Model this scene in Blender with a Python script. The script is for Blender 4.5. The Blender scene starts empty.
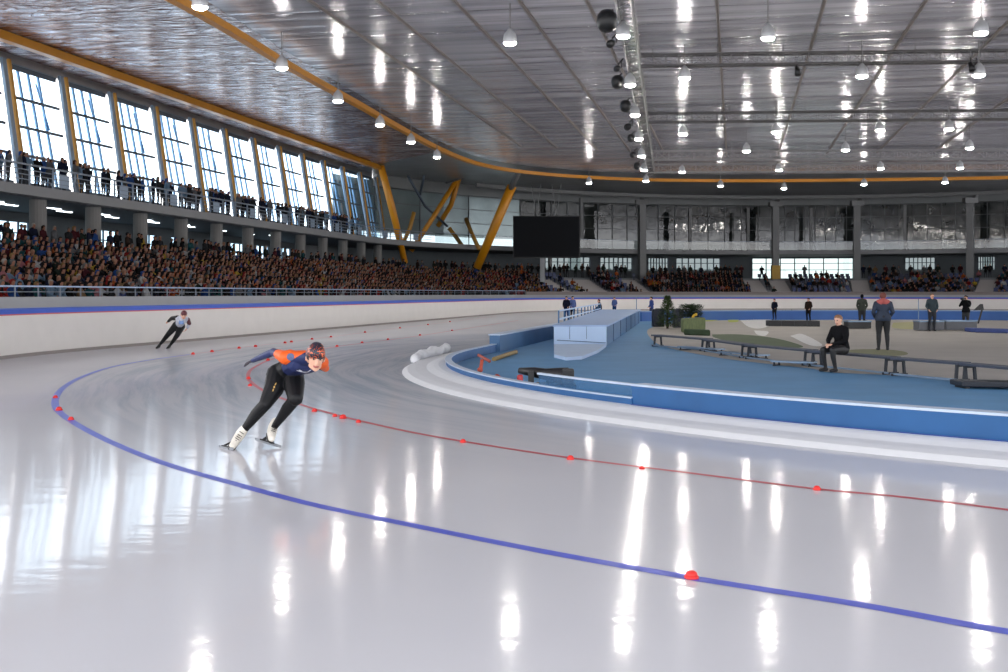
import bpy, bmesh, math, random
import numpy as np
from mathutils import Vector, Matrix

random.seed(7)
SC = bpy.context.scene
COL = SC.collection
F, HCAM, XC, YH = 1176.0, 1.75, 504.0, 293.5      # focal length in pixels, eye height, image centre, horizon row

# ------------------------------------------------------------------ geometry frame of the rink
U = Vector((0.1961, 0.9806, 0)); N = Vector((-0.9806, 0.1961, 0))   # along the straight, outwards from it
CN = Vector((21.1, 30.0, 0))                                      # centre of the near bend
CF = Vector((32.8, 97.5, 0))                                      # centre of the far bend


def ground(px, py, z=0.0):
    d = (HCAM - z) * F / (py - YH)
    return Vector(((px - XC) / F * d, d, z))


def at(px, py, d):
    return Vector(((px - XC) / F * d, d, HCAM - (py - YH) * d / F))


def lp(s, L, z=0.0):
    v = U * s + N * L
    return Vector((v.x, v.y, z))


def track(L, th0=0.0, s0=33.6, s1=102.0, th1=0.0, step=2.0):
    """points and outward normals of the line at lateral offset L: near bend, straight, far bend"""
    out = []
    if th0 > 0:
        R = L + 14.8
        k = max(2, int(R * th0 / step))
        for i in range(k):
            a = -th0 + th0 * i / k
            dr = N * math.cos(a) + U * math.sin(a)
            out.append((CN + dr * R, dr))
    k = max(1, int((s1 - s0) / step))
    for i in range(k + 1):
        out.append((lp(s0 + (s1 - s0) * i / k, L), N.copy()))
    if th1 > 0:
        R = L + 13.0
        k = max(2, int(R * th1 / step))
        for i in range(1, k + 1):
            a = th1 * i / k
            dr = N * math.cos(a) + U * math.sin(a)
            out.append((CF + dr * R, dr))
    return out


def far_pt(theta, L, z=0.0):
    dr = N * math.cos(theta) + U * math.sin(theta)
    p = CF + dr * (L + 13.0)
    return Vector((p.x, p.y, z)), dr


def theta_px(px, L):
    """bend angle at which the line of offset L is seen in column px of the far side"""
    a = (px - XC) / F
    R = L + 13.0
    # |t*(a,1)-CF| = R, far root
    A = a * a + 1; B = -2 * (a * CF.x + CF.y); Cc = CF.x ** 2 + CF.y ** 2 - R * R
    t = (-B + math.sqrt(B * B - 4 * A * Cc)) / (2 * A)
    p = Vector((a * t, t, 0)) - CF
    return math.atan2(p.dot(U), p.dot(N))


def catmull(pts, n=10):
    P = [Vector(p) for p in pts]
    P = [P[0] * 2 - P[1]] + P + [P[-1] * 2 - P[-2]]
    out = []
    for i in range(1, len(P) - 2):
        a, b, c, d = P[i - 1], P[i], P[i + 1], P[i + 2]
        for k in range(n):
            t = k / n
            out.append(0.5 * ((2 * b) + (c - a) * t + (2 * a - 5 * b + 4 * c - d) * t * t + (3 * b - a - 3 * c + d) * t ** 3))
    out.append(P[-2].copy())
    return out


def with_normals(pts):
    out = []
    for i, p in enumerate(pts):
        t = pts[min(i + 1, len(pts) - 1)] - pts[max(i - 1, 0)]
        n = Vector((-t.y, t.x, 0)).normalized()          # to the left of travel
        out.append((Vector(p), n))
    return out


# ------------------------------------------------------------------ materials
MATS = {}


def new_mat(name):
    m = bpy.data.materials.new(name); m.use_nodes = True
    nt = m.node_tree; nt.nodes.clear()
    o = nt.nodes.new('ShaderNodeOutputMaterial')
    return m, nt, o


def lin(c):
    """8 bit sRGB to linear"""
    return tuple(((x / 255) / 12.92 if x / 255 <= 0.04045 else ((x / 255 + 0.055) / 1.055) ** 2.4) for x in c)


def mat(name, rgb, rough=0.5, metal=0.0, var=0.12, scale=6.0, bump=0.0, spec=0.5, coord='Object', stretch=(1, 1, 1)):
    if name in MATS: return MATS[name]
    m, nt, o = new_mat(name)
    b = nt.nodes.new('ShaderNodeBsdfPrincipled')
    nt.links.new(b.outputs[0], o.inputs[0])
    c = lin(rgb)
    tc = nt.nodes.new('ShaderNodeTexCoord')
    mp = nt.nodes.new('ShaderNodeMapping'); mp.inputs['Scale'].default_value = stretch
    nt.links.new(tc.outputs[coord], mp.inputs[0])
    nz = nt.nodes.new('ShaderNodeTexNoise'); nz.inputs['Scale'].default_value = scale; nz.inputs['Detail'].default_value = 4
    nt.links.new(mp.outputs[0], nz.inputs['Vector'])
    mx = nt.nodes.new('ShaderNodeMix'); mx.data_type = 'RGBA'
    mx.inputs[6].default_value = tuple(x * (1 - var) for x in c) + (1,)
    mx.inputs[7].default_value = tuple(min(1, x * (1 + var)) for x in c) + (1,)
    nt.links.new(nz.outputs[0], mx.inputs[0])
    nt.links.new(mx.outputs[2], b.inputs['Base Color'])
    b.inputs['Roughness'].default_value = rough
    b.inputs['Metallic'].default_value = metal
    b.inputs['Specular IOR Level'].default_value = spec
    if bump:
        bp = nt.nodes.new('ShaderNodeBump'); bp.inputs['Strength'].default_value = bump
        nt.links.new(nz.outputs[0], bp.inputs['Height']); nt.links.new(bp.outputs[0], b.inputs['Normal'])
    MATS[name] = m
    return m


def emit(name, rgb, strength):
    m, nt, o = new_mat(name)
    e = nt.nodes.new('ShaderNodeEmission')
    e.inputs[0].default_value = lin(rgb) + (1,); e.inputs[1].default_value = strength
    nt.links.new(e.outputs[0], o.inputs[0])
    return m


# ------------------------------------------------------------------ mesh builder
class MB:
    def __init__(self): self.v = []; self.f = []; self.mi = []

    def add(self, vs, fs, mi=0):
        k = len(self.v)
        self.v += [tuple(v) for v in vs]
        self.f += [tuple(i + k for i in f) for f in fs]
        self.mi += [mi] * len(fs)
        return self

    def box(self, c, ax, ay, az, mi=0):
        """c centre; ax, ay, az half-extent vectors"""
        c, ax, ay, az = map(Vector, (c, ax, ay, az))
        vs = [c + ax * i + ay * j + az * k for k in (-1, 1) for j in (-1, 1) for i in (-1, 1)]
        return self.add(vs, [(0, 2, 3, 1), (4, 5, 7, 6), (0, 1, 5, 4), (2, 6, 7, 3), (0, 4, 6, 2), (1, 3, 7, 5)], mi)

    def abox(self, x0, x1, y0, y1, z0, z1, mi=0):
        return self.box(((x0 + x1) / 2, (y0 + y1) / 2, (z0 + z1) / 2), ((x1 - x0) / 2, 0, 0), (0, (y1 - y0) / 2, 0), (0, 0, (z1 - z0) / 2), mi)

    def bar(self, a, b, w, h=None, up=(0, 0, 1), mi=0):
        """rectangular bar from a to b"""
        a, b = Vector(a), Vector(b); h = w if h is None else h
        t = b - a
        up = Vector(up)
        s = t.cross(up)
        if s.length < 1e-6: s = t.cross(Vector((1, 0, 0)))
        s.normalize(); q = s.cross(t).normalized()
        return self.box((a + b) / 2, t / 2, s * w / 2, q * h / 2, mi)

    def tube(self, pts, r, n=8, mi=0, cap=True):
        pts = [Vector(p) for p in pts]
        rs = r if isinstance(r, (list, tuple)) else [r] * len(pts)
        vs, fs = [], []
        ref = Vector((0, 0, 1))
        for i, p in enumerate(pts):
            t = (pts[min(i + 1, len(pts) - 1)] - pts[max(i - 1, 0)]).normalized()
            if abs(t.z) > 0.95: ref = Vector((1, 0, 0))
            a = t.cross(ref).normalized(); b = a.cross(t).normalized(); ref = b if abs(b.dot(t)) < 0.9 else ref
            for k in range(n):
                g = 2 * math.pi * k / n
                vs.append(p + (a * math.cos(g) + b * math.sin(g)) * rs[i])
        for i in range(len(pts) - 1):
            for k in range(n):
                fs.append((i * n + k, i * n + (k + 1) % n, (i + 1) * n + (k + 1) % n, (i + 1) * n + k))
        if cap:
            fs.append(tuple(range(n))[::-1]); fs.append(tuple((len(pts) - 1) * n + k for k in range(n)))
        return self.add(vs, fs, mi)

    def lathe(self, prof, loc=(0, 0, 0), n=16, mi=0):
        loc = Vector(loc)
        vs, fs = [], []
        for r, z in prof:
            for k in range(n):
                g = 2 * math.pi * k / n
                vs.append(loc + Vector((r * math.cos(g), r * math.sin(g), z)))
        for i in range(len(prof) - 1):
            for k in range(n):
                fs.append((i * n + k, i * n + (k + 1) % n, (i + 1) * n + (k + 1) % n, (i + 1) * n + k))
        fs.append(tuple(range(n))[::-1]); fs.append(tuple((len(prof) - 1) * n + k for k in range(n)))
        return self.add(vs, fs, mi)

    def sweep(self, path, prof, closed=True, mi=0):
        """path [(pt, outward normal)], prof [(out, z)]"""
        m = len(prof); vs, fs = [], []
        for p, n in path:
            for o, z in prof: vs.append(Vector((p.x + n.x * o, p.y + n.y * o, p.z + z)))
        kk = m if closed else m - 1
        for i in range(len(path) - 1):
            for k in range(kk):
                fs.append((i * m + k, i * m + (k + 1) % m, (i + 1) * m + (k + 1) % m, (i + 1) * m + k))
        if closed:
            fs.append(tuple(range(m))[::-1]); fs.append(tuple((len(path) - 1) * m + k for k in range(m)))
        return self.add(vs, fs, mi)

    def flat(self, path, w, z):
        """thin ribbon lying on the ground"""
        vs, fs = [], []
        for p, n in path:
            vs += [(p.x + n.x * w / 2, p.y + n.y * w / 2, z), (p.x - n.x * w / 2, p.y - n.y * w / 2, z)]
        for i in range(len(path) - 1): fs.append((2 * i, 2 * i + 2, 2 * i + 3, 2 * i + 1))
        return self.add(vs, fs)

    def poly(self, pts, mi=0):
        return self.add(pts, [tuple(range(len(pts)))], mi)

    def ball(self, c, r, sq=(1, 1, 1), n=10, m=6, mi=0):
        c = Vector(c)
        prof = [(math.sin(math.pi * i / m), -math.cos(math.pi * i / m)) for i in range(m + 1)]
        vs, fs = [], []
        for a, z in prof:
            for k in range(n):
                g = 2 * math.pi * k / n
                vs.append(c + Vector((a * math.cos(g) * r * sq[0], a * math.sin(g) * r * sq[1], z * r * sq[2])))
        for i in range(m):
            for k in range(n): fs.append((i * n + k, i * n + (k + 1) % n, (i + 1) * n + (k + 1) % n, (i + 1) * n + k))
        return self.add(vs, fs, mi)

    def build(self, name, material, parent=None, smooth=False, origin=None, bevel=0):
        me = bpy.data.meshes.new(name)
        o0 = Vector(origin) if origin is not None else Vector((0, 0, 0))
        me.from_pydata([(v[0] - o0.x, v[1] - o0.y, v[2] - o0.z) for v in self.v], [], self.f)
        for m in (material if isinstance(material, (list, tuple)) else [material]): me.materials.append(m)
        if any(self.mi): me.polygons.foreach_set('material_index', self.mi)
        bm = bmesh.new(); bm.from_mesh(me)
        bmesh.ops.remove_doubles(bm, verts=bm.verts, dist=1e-5)
        bmesh.ops.recalc_face_normals(bm, faces=bm.faces)
        if bevel:
            es = [e for e in bm.edges if len(e.link_faces) == 2 and e.calc_face_angle() > 0.6]
            bmesh.ops.bevel(bm, geom=es, offset=bevel, segments=2, affect='EDGES', profile=0.6)
        bm.to_mesh(me); bm.free()
        if smooth:
            for p in me.polygons: p.use_smooth = True
        o = bpy.data.objects.new(name, me); COL.objects.link(o)
        o.location = o0
        if parent is not None:
            o.parent = parent
            o.location = o0 - parent.location if parent.rotation_euler.z == 0 else parent.matrix_basis.inverted() @ o0
        return o


def tag(o, label=None, cat=None, group=None, kind=None):
    for k, v in (('label', label), ('category', cat), ('group', group), ('kind', kind)):
        if v: o[k] = v
    return o


def thing(name, loc, label, cat, group=None, kind=None):
    o = bpy.data.objects.new(name, None); COL.objects.link(o)
    o.location = loc; o.empty_display_size = 0.2
    return tag(o, label, cat, group, kind)


def dup(root, loc=None, label=None, rz=None):
    """copy of a thing with its parts and sub-parts"""
    r = root.copy(); COL.objects.link(r)
    if loc is not None: r.location = loc
    if rz is not None: r.rotation_euler = (0, 0, rz)
    if label: r['label'] = label
    for ch in list(root.children):
        c = ch.copy(); COL.objects.link(c); c.parent = r
        for g in ch.children:
            d = g.copy(); COL.objects.link(d); d.parent = c
    return r


ORD = ['first', 'second', 'third', 'fourth', 'fifth', 'sixth', 'seventh', 'eighth', 'ninth', 'tenth', 'eleventh', 'twelfth', 'thirteenth', 'fourteenth',
       'fifteenth', 'sixteenth', 'seventeenth', 'eighteenth', 'nineteenth', 'twentieth']
WORLD_STRENGTH = 2.4
LAMP_STRENGTH = 95.0
EXPOSURE = 0.85
# ================================================================== camera, world
cam = bpy.data.cameras.new('camera'); co = bpy.data.objects.new('camera', cam); COL.objects.link(co)
co.location = (0, 0, HCAM); co.rotation_euler = (math.pi / 2, 0, 0)
cam.sensor_width = 36; cam.lens = 36 * F / 1008; cam.shift_y = -(336 - YH) / 1008
cam.clip_end = 600; cam.clip_start = 0.1
SC.camera = co
SC.view_settings.view_transform = 'Standard'
SC.view_settings.look = 'None'
SC.cycles.use_denoising = True
SC.view_settings.exposure = EXPOSURE
SC.cycles.max_bounces = 9; SC.cycles.diffuse_bounces = 4; SC.cycles.glossy_bounces = 6; SC.cycles.transparent_max_bounces = 8
SC.cycles.sample_clamp_indirect = 8.0
SC.cycles.caustics_reflective = False; SC.cycles.caustics_refractive = False

w = bpy.data.worlds.new('overcast'); SC.world = w; w.use_nodes = True
nt = w.node_tree; nt.nodes.clear()
wo = nt.nodes.new('ShaderNodeOutputWorld'); bg = nt.nodes.new('ShaderNodeBackground')
tc = nt.nodes.new('ShaderNodeTexCoord'); nz = nt.nodes.new('ShaderNodeTexNoise'); nz.inputs['Scale'].default_value = 2.5
cr = nt.nodes.new('ShaderNodeValToRGB')
cr.color_ramp.elements[0].position = 0.3; cr.color_ramp.elements[0].color = lin((232, 238, 246)) + (1,)
cr.color_ramp.elements[1].position = 0.7; cr.color_ramp.elements[1].color = lin((255, 252, 249)) + (1,)
nt.links.new(tc.outputs['Generated'], nz.inputs['Vector']); nt.links.new(nz.outputs[0], cr.inputs[0])
nt.links.new(cr.outputs[0], bg.inputs[0]); bg.inputs[1].default_value = WORLD_STRENGTH
nt.links.new(bg.outputs[0], wo.inputs[0])

# ================================================================== ice
def ice_material():
    m, nt, o = new_mat('ice')
    L = nt.links.new
    b = nt.nodes.new('ShaderNodeBsdfPrincipled'); b.inputs['Specular IOR Level'].default_value = 0.0
    gl = nt.nodes.new('ShaderNodeBsdfGlossy'); gl.inputs[0].default_value = (1, 1, 1, 1)
    fz = nt.nodes.new('ShaderNodeFresnel'); fz.inputs[0].default_value = 1.33
    fm = nt.nodes.new('ShaderNodeMath'); fm.operation = 'MINIMUM'; fm.inputs[1].default_value = 0.28; L(fz.outputs[0], fm.inputs[0])
    gl2 = nt.nodes.new('ShaderNodeBsdfGlossy'); gl2.inputs[0].default_value = (1, 1, 1, 1); gl2.inputs['Roughness'].default_value = 0.14
    lob = nt.nodes.new('ShaderNodeMixShader'); lob.inputs[0].default_value = 0.4; L(gl.outputs[0], lob.inputs[1]); L(gl2.outputs[0], lob.inputs[2])
    fx = nt.nodes.new('ShaderNodeMixShader'); L(fm.outputs[0], fx.inputs[0]); L(b.outputs[0], fx.inputs[1]); L(lob.outputs[0], fx.inputs[2]); L(fx.outputs[0], o.inputs[0])
    g = nt.nodes.new('ShaderNodeNewGeometry')
    sub = nt.nodes.new('ShaderNodeVectorMath'); sub.operation = 'SUBTRACT'; sub.inputs[1].default_value = CN
    L(g.outputs['Position'], sub.inputs[0])
    ln = nt.nodes.new('ShaderNodeVectorMath'); ln.operation = 'LENGTH'; L(sub.outputs[0], ln.inputs[0])
    sx = nt.nodes.new('ShaderNodeSeparateXYZ'); L(sub.outputs[0], sx.inputs[0])
    an = nt.nodes.new('ShaderNodeMath'); an.operation = 'ARCTAN2'; L(sx.outputs[1], an.inputs[0]); L(sx.outputs[0], an.inputs[1])
    # skate tracks: streaks along the bend, drifting in and out of the lane
    dr = nt.nodes.new('ShaderNodeTexNoise'); dr.inputs['Scale'].default_value = 0.12; dr.inputs['Detail'].default_value = 1
    L(g.outputs['Position'], dr.inputs['Vector'])
    ad = nt.nodes.new('ShaderNodeMath'); ad.operation = 'MULTIPLY_ADD'; ad.inputs[1].default_value = 1.3
    L(dr.outputs[0], ad.inputs[0]); L(ln.outputs['Value'], ad.inputs[2])
    cmb = nt.nodes.new('ShaderNodeCombineXYZ'); L(ad.outputs[0], cmb.inputs[0])
    ma = nt.nodes.new('ShaderNodeMath'); ma.operation = 'MULTIPLY'; ma.inputs[1].default_value = 1.3; L(an.outputs[0], ma.inputs[0]); L(ma.outputs[0], cmb.inputs[1])
    st = nt.nodes.new('ShaderNodeTexNoise'); st.inputs['Scale'].default_value = 3.4; st.inputs['Detail'].default_value = 6; st.inputs['Roughness'].default_value = 0.68
    L(cmb.outputs[0], st.inputs['Vector'])
    r1 = nt.nodes.new('ShaderNodeMapRange'); r1.inputs[1].default_value = 0.42; r1.inputs[2].default_value = 0.62; L(st.outputs[0], r1.inputs[0])
    # only inside the raced lanes (radius under the blue line), and past the quiet near ice
    lane = nt.nodes.new('ShaderNodeMapRange'); lane.inputs[1].default_value = 31.2; lane.inputs[2].default_value = 29.4; lane.interpolation_type = 'SMOOTHSTEP'
    L(ln.outputs['Value'], lane.inputs[0])
    yy = nt.nodes.new('ShaderNodeSeparateXYZ'); L(g.outputs['Position'], yy.inputs[0])
    nr = nt.nodes.new('ShaderNodeMapRange'); nr.inputs[1].default_value = 11; nr.inputs[2].default_value = 22; nr.interpolation_type = 'SMOOTHSTEP'; L(yy.outputs[1], nr.inputs[0])
    fr = nt.nodes.new('ShaderNodeMapRange'); fr.inputs[1].default_value = 95; fr.inputs[2].default_value = 40; L(yy.outputs[1], fr.inputs[0])
    k1 = nt.nodes.new('ShaderNodeMath'); k1.operation = 'MULTIPLY'; L(lane.outputs[0], k1.inputs[0]); L(nr.outputs[0], k1.inputs[1])
    k2 = nt.nodes.new('ShaderNodeMath'); k2.operation = 'MULTIPLY'; L(k1.outputs[0], k2.inputs[0]); L(fr.outputs[0], k2.inputs[1])
    k3 = nt.nodes.new('ShaderNodeMath'); k3.operation = 'MULTIPLY'; L(k2.outputs[0], k3.inputs[0])
    inv = nt.nodes.new('ShaderNodeMapRange'); inv.inputs[3].default_value = 0.25; inv.inputs[4].default_value = 1.0; L(r1.outputs[0], inv.inputs[0]); L(inv.outputs[0], k3.inputs[1])
    cl = nt.nodes.new('ShaderNodeTexNoise'); cl.inputs['Scale'].default_value = 0.35; cl.inputs['Detail'].default_value = 5; L(g.outputs['Position'], cl.inputs['Vector'])
    base = nt.nodes.new('ShaderNodeMix'); base.data_type = 'RGBA'
    base.inputs[6].default_value = lin((217, 217, 223)) + (1,); base.inputs[7].default_value = lin((231, 230, 233)) + (1,)
    L(cl.outputs[0], base.inputs[0])
    mx = nt.nodes.new('ShaderNodeMix'); mx.data_type = 'RGBA'; mx.inputs[7].default_value = lin((186, 194, 206)) + (1,)
    L(base.outputs[2], mx.inputs[6]); L(k3.outputs[0], mx.inputs[0])
    L(mx.outputs[2], b.inputs['Base Color'])
    # fine grain: long-wave ripple lets the lamps smear towards the viewer
    rr = nt.nodes.new('ShaderNodeMapRange'); rr.inputs[3].default_value = 0.05; rr.inputs[4].default_value = 0.085; L(cl.outputs[0], rr.inputs[0])
    L(rr.outputs[0], gl.inputs['Roughness'])
    wv = nt.nodes.new('ShaderNodeTexNoise'); wv.inputs['Scale'].default_value = 2.2; wv.inputs['Detail'].default_value = 3
    mp = nt.nodes.new('ShaderNodeMapping'); mp.inputs['Scale'].default_value = (0.5, 1.6, 1); L(g.outputs['Position'], mp.inputs[0]); L(mp.outputs[0], wv.inputs['Vector'])
    bp = nt.nodes.new('ShaderNodeBump'); bp.inputs['Strength'].default_value = 0.06; bp.inputs['Distance'].default_value = 0.05
    L(wv.outputs[0], bp.inputs['Height']); L(bp.outputs[0], gl.inputs['Normal'])
    return m

ice = MB().poly([(-75, -12, 0), (110, -12, 0), (110, 165, 0), (-75, 165, 0)]).build('ice_floor', ice_material())
tag(ice, kind='structure')

m_blue_line = mat('blue_line_paint', (72, 88, 205), 0.35, var=0.25, scale=9)
m_red_line = mat('red_line_paint', (196, 62, 80), 0.4, var=0.2, scale=9)
m_pink_line = mat('pale_red_line_paint', (205, 120, 135), 0.4, var=0.3, scale=3)

def arc_pts(R, a0, a1, n=90):
    return [(CN + (N * math.cos(a0 + (a1 - a0) * i / n) + U * math.sin(a0 + (a1 - a0) * i / n)) * R, None) for i in range(n + 1)]

blue_g = [CN + Vector((math.cos(a), math.sin(a), 0)) * 30.2 for a in (-1.15, -1.3, -1.45, -1.6, -1.75, -1.9, -2.0, -2.07, -2.12, -2.165, -2.2)] + [ground(*p) for p in ((1008, 632), (860, 605), (691, 578), (540, 551), (400, 523), (310, 504), (235, 484), (160, 462), (100, 437), (64, 416), (55, 403), (62, 389), (82, 377), (112, 367), (150, 360.0), (190, 354.5))]
blue_path = with_normals(catmull(blue_g, 14))
MB().flat(blue_path, 0.115, 0.003).build('lane_line', m_blue_line, ice)['label'] = 'solid blue painted lane line'
blue_far = [ground(*p) for p in ((190, 354.5), (250, 346.5), (311, 339.3), (400, 328), (502, 315.5))]
MB().flat(with_normals(catmull(blue_far, 10)), 0.07, 0.003).build('lane_line', m_pink_line, ice)['label'] = 'pale red lane line along the straight'
red_g = [CN + Vector((math.cos(a), math.sin(a), 0)) * 26.75 for a in (-1.0, -1.2, -1.4, -1.6, -1.8, -1.95, -2.06, -2.13, -2.18, -2.215, -2.24)] + [ground(*p) for p in ((1008, 510), (900, 497), (815, 489), (700, 474.5), (570, 458), (463, 441.5), (400, 430), (340, 416), (300, 404.5), (268, 393), (252, 383), (248, 377), (252, 369), (270, 360), (300, 353), (345, 345.5), (411, 337), (460, 329.5), (518, 320.5))]
red_path = with_normals(catmull(red_g, 14))
MB().flat(red_path, 0.085, 0.003).build('lane_line', m_red_line, ice)['label'] = 'solid red painted lane line'

# marker blocks on the lines
m_marker = mat('red_rubber', (222, 48, 42), 0.45, var=0.15, scale=20)
def marker(px, py, label, k=1.0, grp=None):
    p = ground(px, py)
    k *= .62; r = 0.075 * k
    t = thing('lane_marker', p, label, 'marker', grp)
    MB().lathe([(r * 0.98, 0.0), (r * 1.05, 0.006), (r * 1.05, 0.014), (r * 0.9, 0.02)], p, 14).build('base', m_marker, t, True)
    MB().lathe([(r * 0.88, 0.018), (r * 0.85, 0.045 * k), (r * 0.7, 0.068 * k), (r * 0.4, 0.082 * k), (r * 0.1, 0.086 * k)], p, 14).build('dome', m_marker, t, True)
marker(691.5, 578.5, 'large red rubber marker on the blue line, nearest of all', 0.95)
for px, py, lb, k in ((463, 442.5, 'red marker on the red line, midway below the snow curb tip', .8),
                   (570.5, 459.5, 'red marker on the red line, second before the long blank stretch', .85),
                   (642, 469, 'small red marker on the red line beside a bright lamp reflection', .6),
                   (817, 490, 'red marker on the red line, last towards the near end', .75),
                   (314.5, 411.5, 'red marker on the red line just beyond the lead skater', .9),
                   (335, 416.5, 'first of the close trio of red markers past the skater', .8),
                   (343, 418.5, 'middle of the close trio of red markers past the skater', 1.1),
                   (358.5, 422.5, 'last of the close trio of red markers past the skater', .8),
                   (59, 410.5, 'red marker at the outermost point of the blue line', 1.1),
                   (71, 420, 'red marker lying just inside the blue line bend', .9),
                   (55.5, 398, 'red marker on the far side of the blue line bend', .9),
                   (248.5, 379, 'red marker at the tip of the red line bend', 1.0),
                   (250, 386, 'red marker on the near side of the red line bend tip', .9)):
    marker(px, py, lb, k)
for i, (px, py) in enumerate(((193, 354.5), (212, 352), (239, 348.5), (255.5, 346.8), (285, 343.2), (291.5, 342.3), (312, 339.5), (331, 337.3), (365, 332.6), (400, 328.3), (428, 325), (450, 322))):
    marker(px, py, 'tiny red marker on the outer straight line, %s counted from the blue bend' % ORD[i], 1.25)
for i, (px, py) in enumerate(((268, 360.5), (286, 356), (303, 352.3), (321, 349), (337, 346.7), (362, 343), (388, 339.8), (420, 335.5), (452, 330.8))):
    marker(px, py, 'tiny red marker on the inner straight line, %s counted from the bend tip' % ORD[i], 1.15)

# ================================================================== outer crash pads
m_pad = mat('white_vinyl_pad', (232, 227, 222), 0.55, var=0.05, scale=1.5)
m_cap = mat('blue_vinyl', (44, 90, 200), 0.45, var=0.12, scale=2)
m_redstripe = mat('red_stripe', (205, 92, 96), 0.5, var=0.15)
m_base = mat('pad_base_strip', (150, 142, 138), 0.7, var=0.15, scale=2)
PADL = 19.7
pad_path = track(PADL, 0.62, 33.6, 102, 2.1, 1.5)
t = thing('padded_barrier', pad_path[0][0], 'long white crash barrier with blue top running round the outside of the ice', 'barrier')
MB().sweep(pad_path, [(0, 0.09), (-0.02, 0.6), (0, 1.16), (0.5, 1.16), (0.5, 0.09)]).build('pad', m_pad, t)
MB().sweep(pad_path, [(-0.025, 1.19), (-0.03, 1.31), (0.02, 1.34), (0.5, 1.34), (0.5, 1.19)]).build('top_cap', m_cap, t)['label'] = 'blue padded top cap'
MB().sweep(pad_path, [(-0.03, 1.155), (-0.03, 1.19), (0.4, 1.19), (0.4, 1.155)]).build('stripe', m_redstripe, t)['label'] = 'thin red stripe under the blue cap'
MB().sweep(pad_path, [(-0.05, 0), (-0.05, 0.09), (0.4, 0.09), (0.4, 0)]).build('base_strip', m_base, t)['label'] = 'grey strip at the foot of the pads'

# ================================================================== inner snow curb and blue barrier
CI = Vector((19.0, 28.0, 0)); RI = 21.35
def inner_path(R, a0=-2.0, smax=38.0):
    pts = []
    k = 60
    for i in range(k):
        a = a0 - a0 * i / k
        d = N * math.cos(a) + U * math.sin(a)
        pts.append(CI + d * R)
    o = CI + N * R
    for i in range(13): pts.append(o + U * smax * i / 12)
    # sharp bend to the right at the far end, then across
    d0 = pts[-1].copy(); rr = 12 - (RI - R)
    c = d0 - N * rr
    for i in range(1, 19):
        a = math.radians(101) * i / 18
        pts.append(c + (N * math.cos(a) + U * math.sin(a)) * rr)
    e = pts[-1]; tdir = (pts[-1] - pts[-2]).normalized()
    for i in range(1, 8): pts.append(e + tdir * 7.5 * i)
    return with_normals(pts)

m_snow = mat('packed_snow', (236, 237, 240), 0.75, var=0.05, scale=5, bump=0.25)
m_bpad = mat('blue_barrier_vinyl', (40, 92, 146), 0.55, var=0.2, scale=1.6)
m_bpad_in = mat('blue_barrier_back', (58, 98, 138), 0.5, var=0.25, scale=1.2)
m_btop = mat('barrier_top_edge', (190, 205, 225), 0.5, var=0.2, scale=4)
ip = inner_path(RI)
rng = random.Random(3)
snow = MB()
ns = 96
prof0 = [(0.0, 0.0), (-0.12, 0.055), (-0.30, 0.075), (-0.55, 0.085), (-0.72, 0.125), (-0.82, 0.14), (-1.0, 0.14), (-1.0, 0.0)]
cut_ = [q for q in ip if q[0].y < 66 and q[0].x < 8 or q[0].y < 29]; ip_full = ip; ip = cut_
snow.sweep(ip, prof0)
ip_all = ip; so = snow.build('snow_curb', m_snow, smooth=False)
tag(so, 'low white ridge of packed snow along the inner edge of the ice', 'snow bank')
# lump of scraped snow at the tip
def sub(path, f): return [q for q in path if f(q[0])]
bt = thing('inner_barrier', ip[0][0], 'low blue padded barrier with pale top edge around the infield', 'barrier')
i0 = 0
near_px = [i for i, (p, n) in enumerate(ip) if p.y < CI.y + 0 and XC + F * p.x / p.y > 566 and p.y < 30]
ilast = max(near_px)
full = ip[:ilast + 1]
prof_f = [(-1.02, 0.10), (-0.98, 0.42), (-1.22, 0.42), (-1.22, 0.0), (-1.02, 0.0)]
MB().sweep(full, prof_f).build('pad', m_bpad, bt)
MB().sweep(full, [(-0.97, 0.415), (-0.97, 0.445), (-1.24, 0.445), (-1.24, 0.415)]).build('top_edge', m_btop, bt)
MB().sweep(full, [(-0.97, 0.10), (-0.965, 0.15), (-1.0, 0.15), (-1.0, 0.10)]).build('bottom_band', mat('deep_blue_band', (26, 62, 138), 0.4), bt)
mid_ = [q for i, q in enumerate(ip) if i >= ilast and q[0].y < 28 and XC + F * q[0].x / q[0].y > 474]
def clear_panel(name, tint, gl, dif):
    m, nt, o = new_mat(name)
    tr = nt.nodes.new('ShaderNodeBsdfTransparent'); tr.inputs[0].default_value = (.75, .86, .94, 1)
    g = nt.nodes.new('ShaderNodeBsdfPrincipled'); g.inputs['Base Color'].default_value = lin(tint) + (1,); g.inputs['Roughness'].default_value = .12
    mx = nt.nodes.new('ShaderNodeMixShader'); mx.inputs[0].default_value = dif
    nt.links.new(tr.outputs[0], mx.inputs[1]); nt.links.new(g.outputs[0], mx.inputs[2]); nt.links.new(mx.outputs[0], o.inputs[0]); return m
MB().sweep(mid_, [(-1.04, 0.12), (-1.02, 0.42), (-1.04, 0.42), (-1.06, 0.12)]).build('clear_panel', clear_panel('clear_blue_panel', (70, 120, 165), 1, .35), bt)['label'] = 'clear bluish panel of the barrier'
MB().sweep(mid_, [(-0.99, 0.415), (-0.99, 0.445), (-1.07, 0.445), (-1.07, 0.415)]).build('panel_rail', m_btop, bt)
tip = [q for i, q in enumerate(ip) if i >= ilast and q[0].y < 36.5]
MB().sweep(tip, [(-1.0, 0.1), (-0.98, 0.235), (-1.1, 0.235), (-1.1, 0.0)]).build('low_pad', m_bpad, bt)
MB().sweep(tip, [(-0.97, 0.23), (-0.97, 0.25), (-1.12, 0.25), (-1.12, 0.23)]).build('low_top_edge', m_btop, bt)
back = [q for i, q in enumerate(ip) if i > ilast and q[0].y > 34.5]
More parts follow.
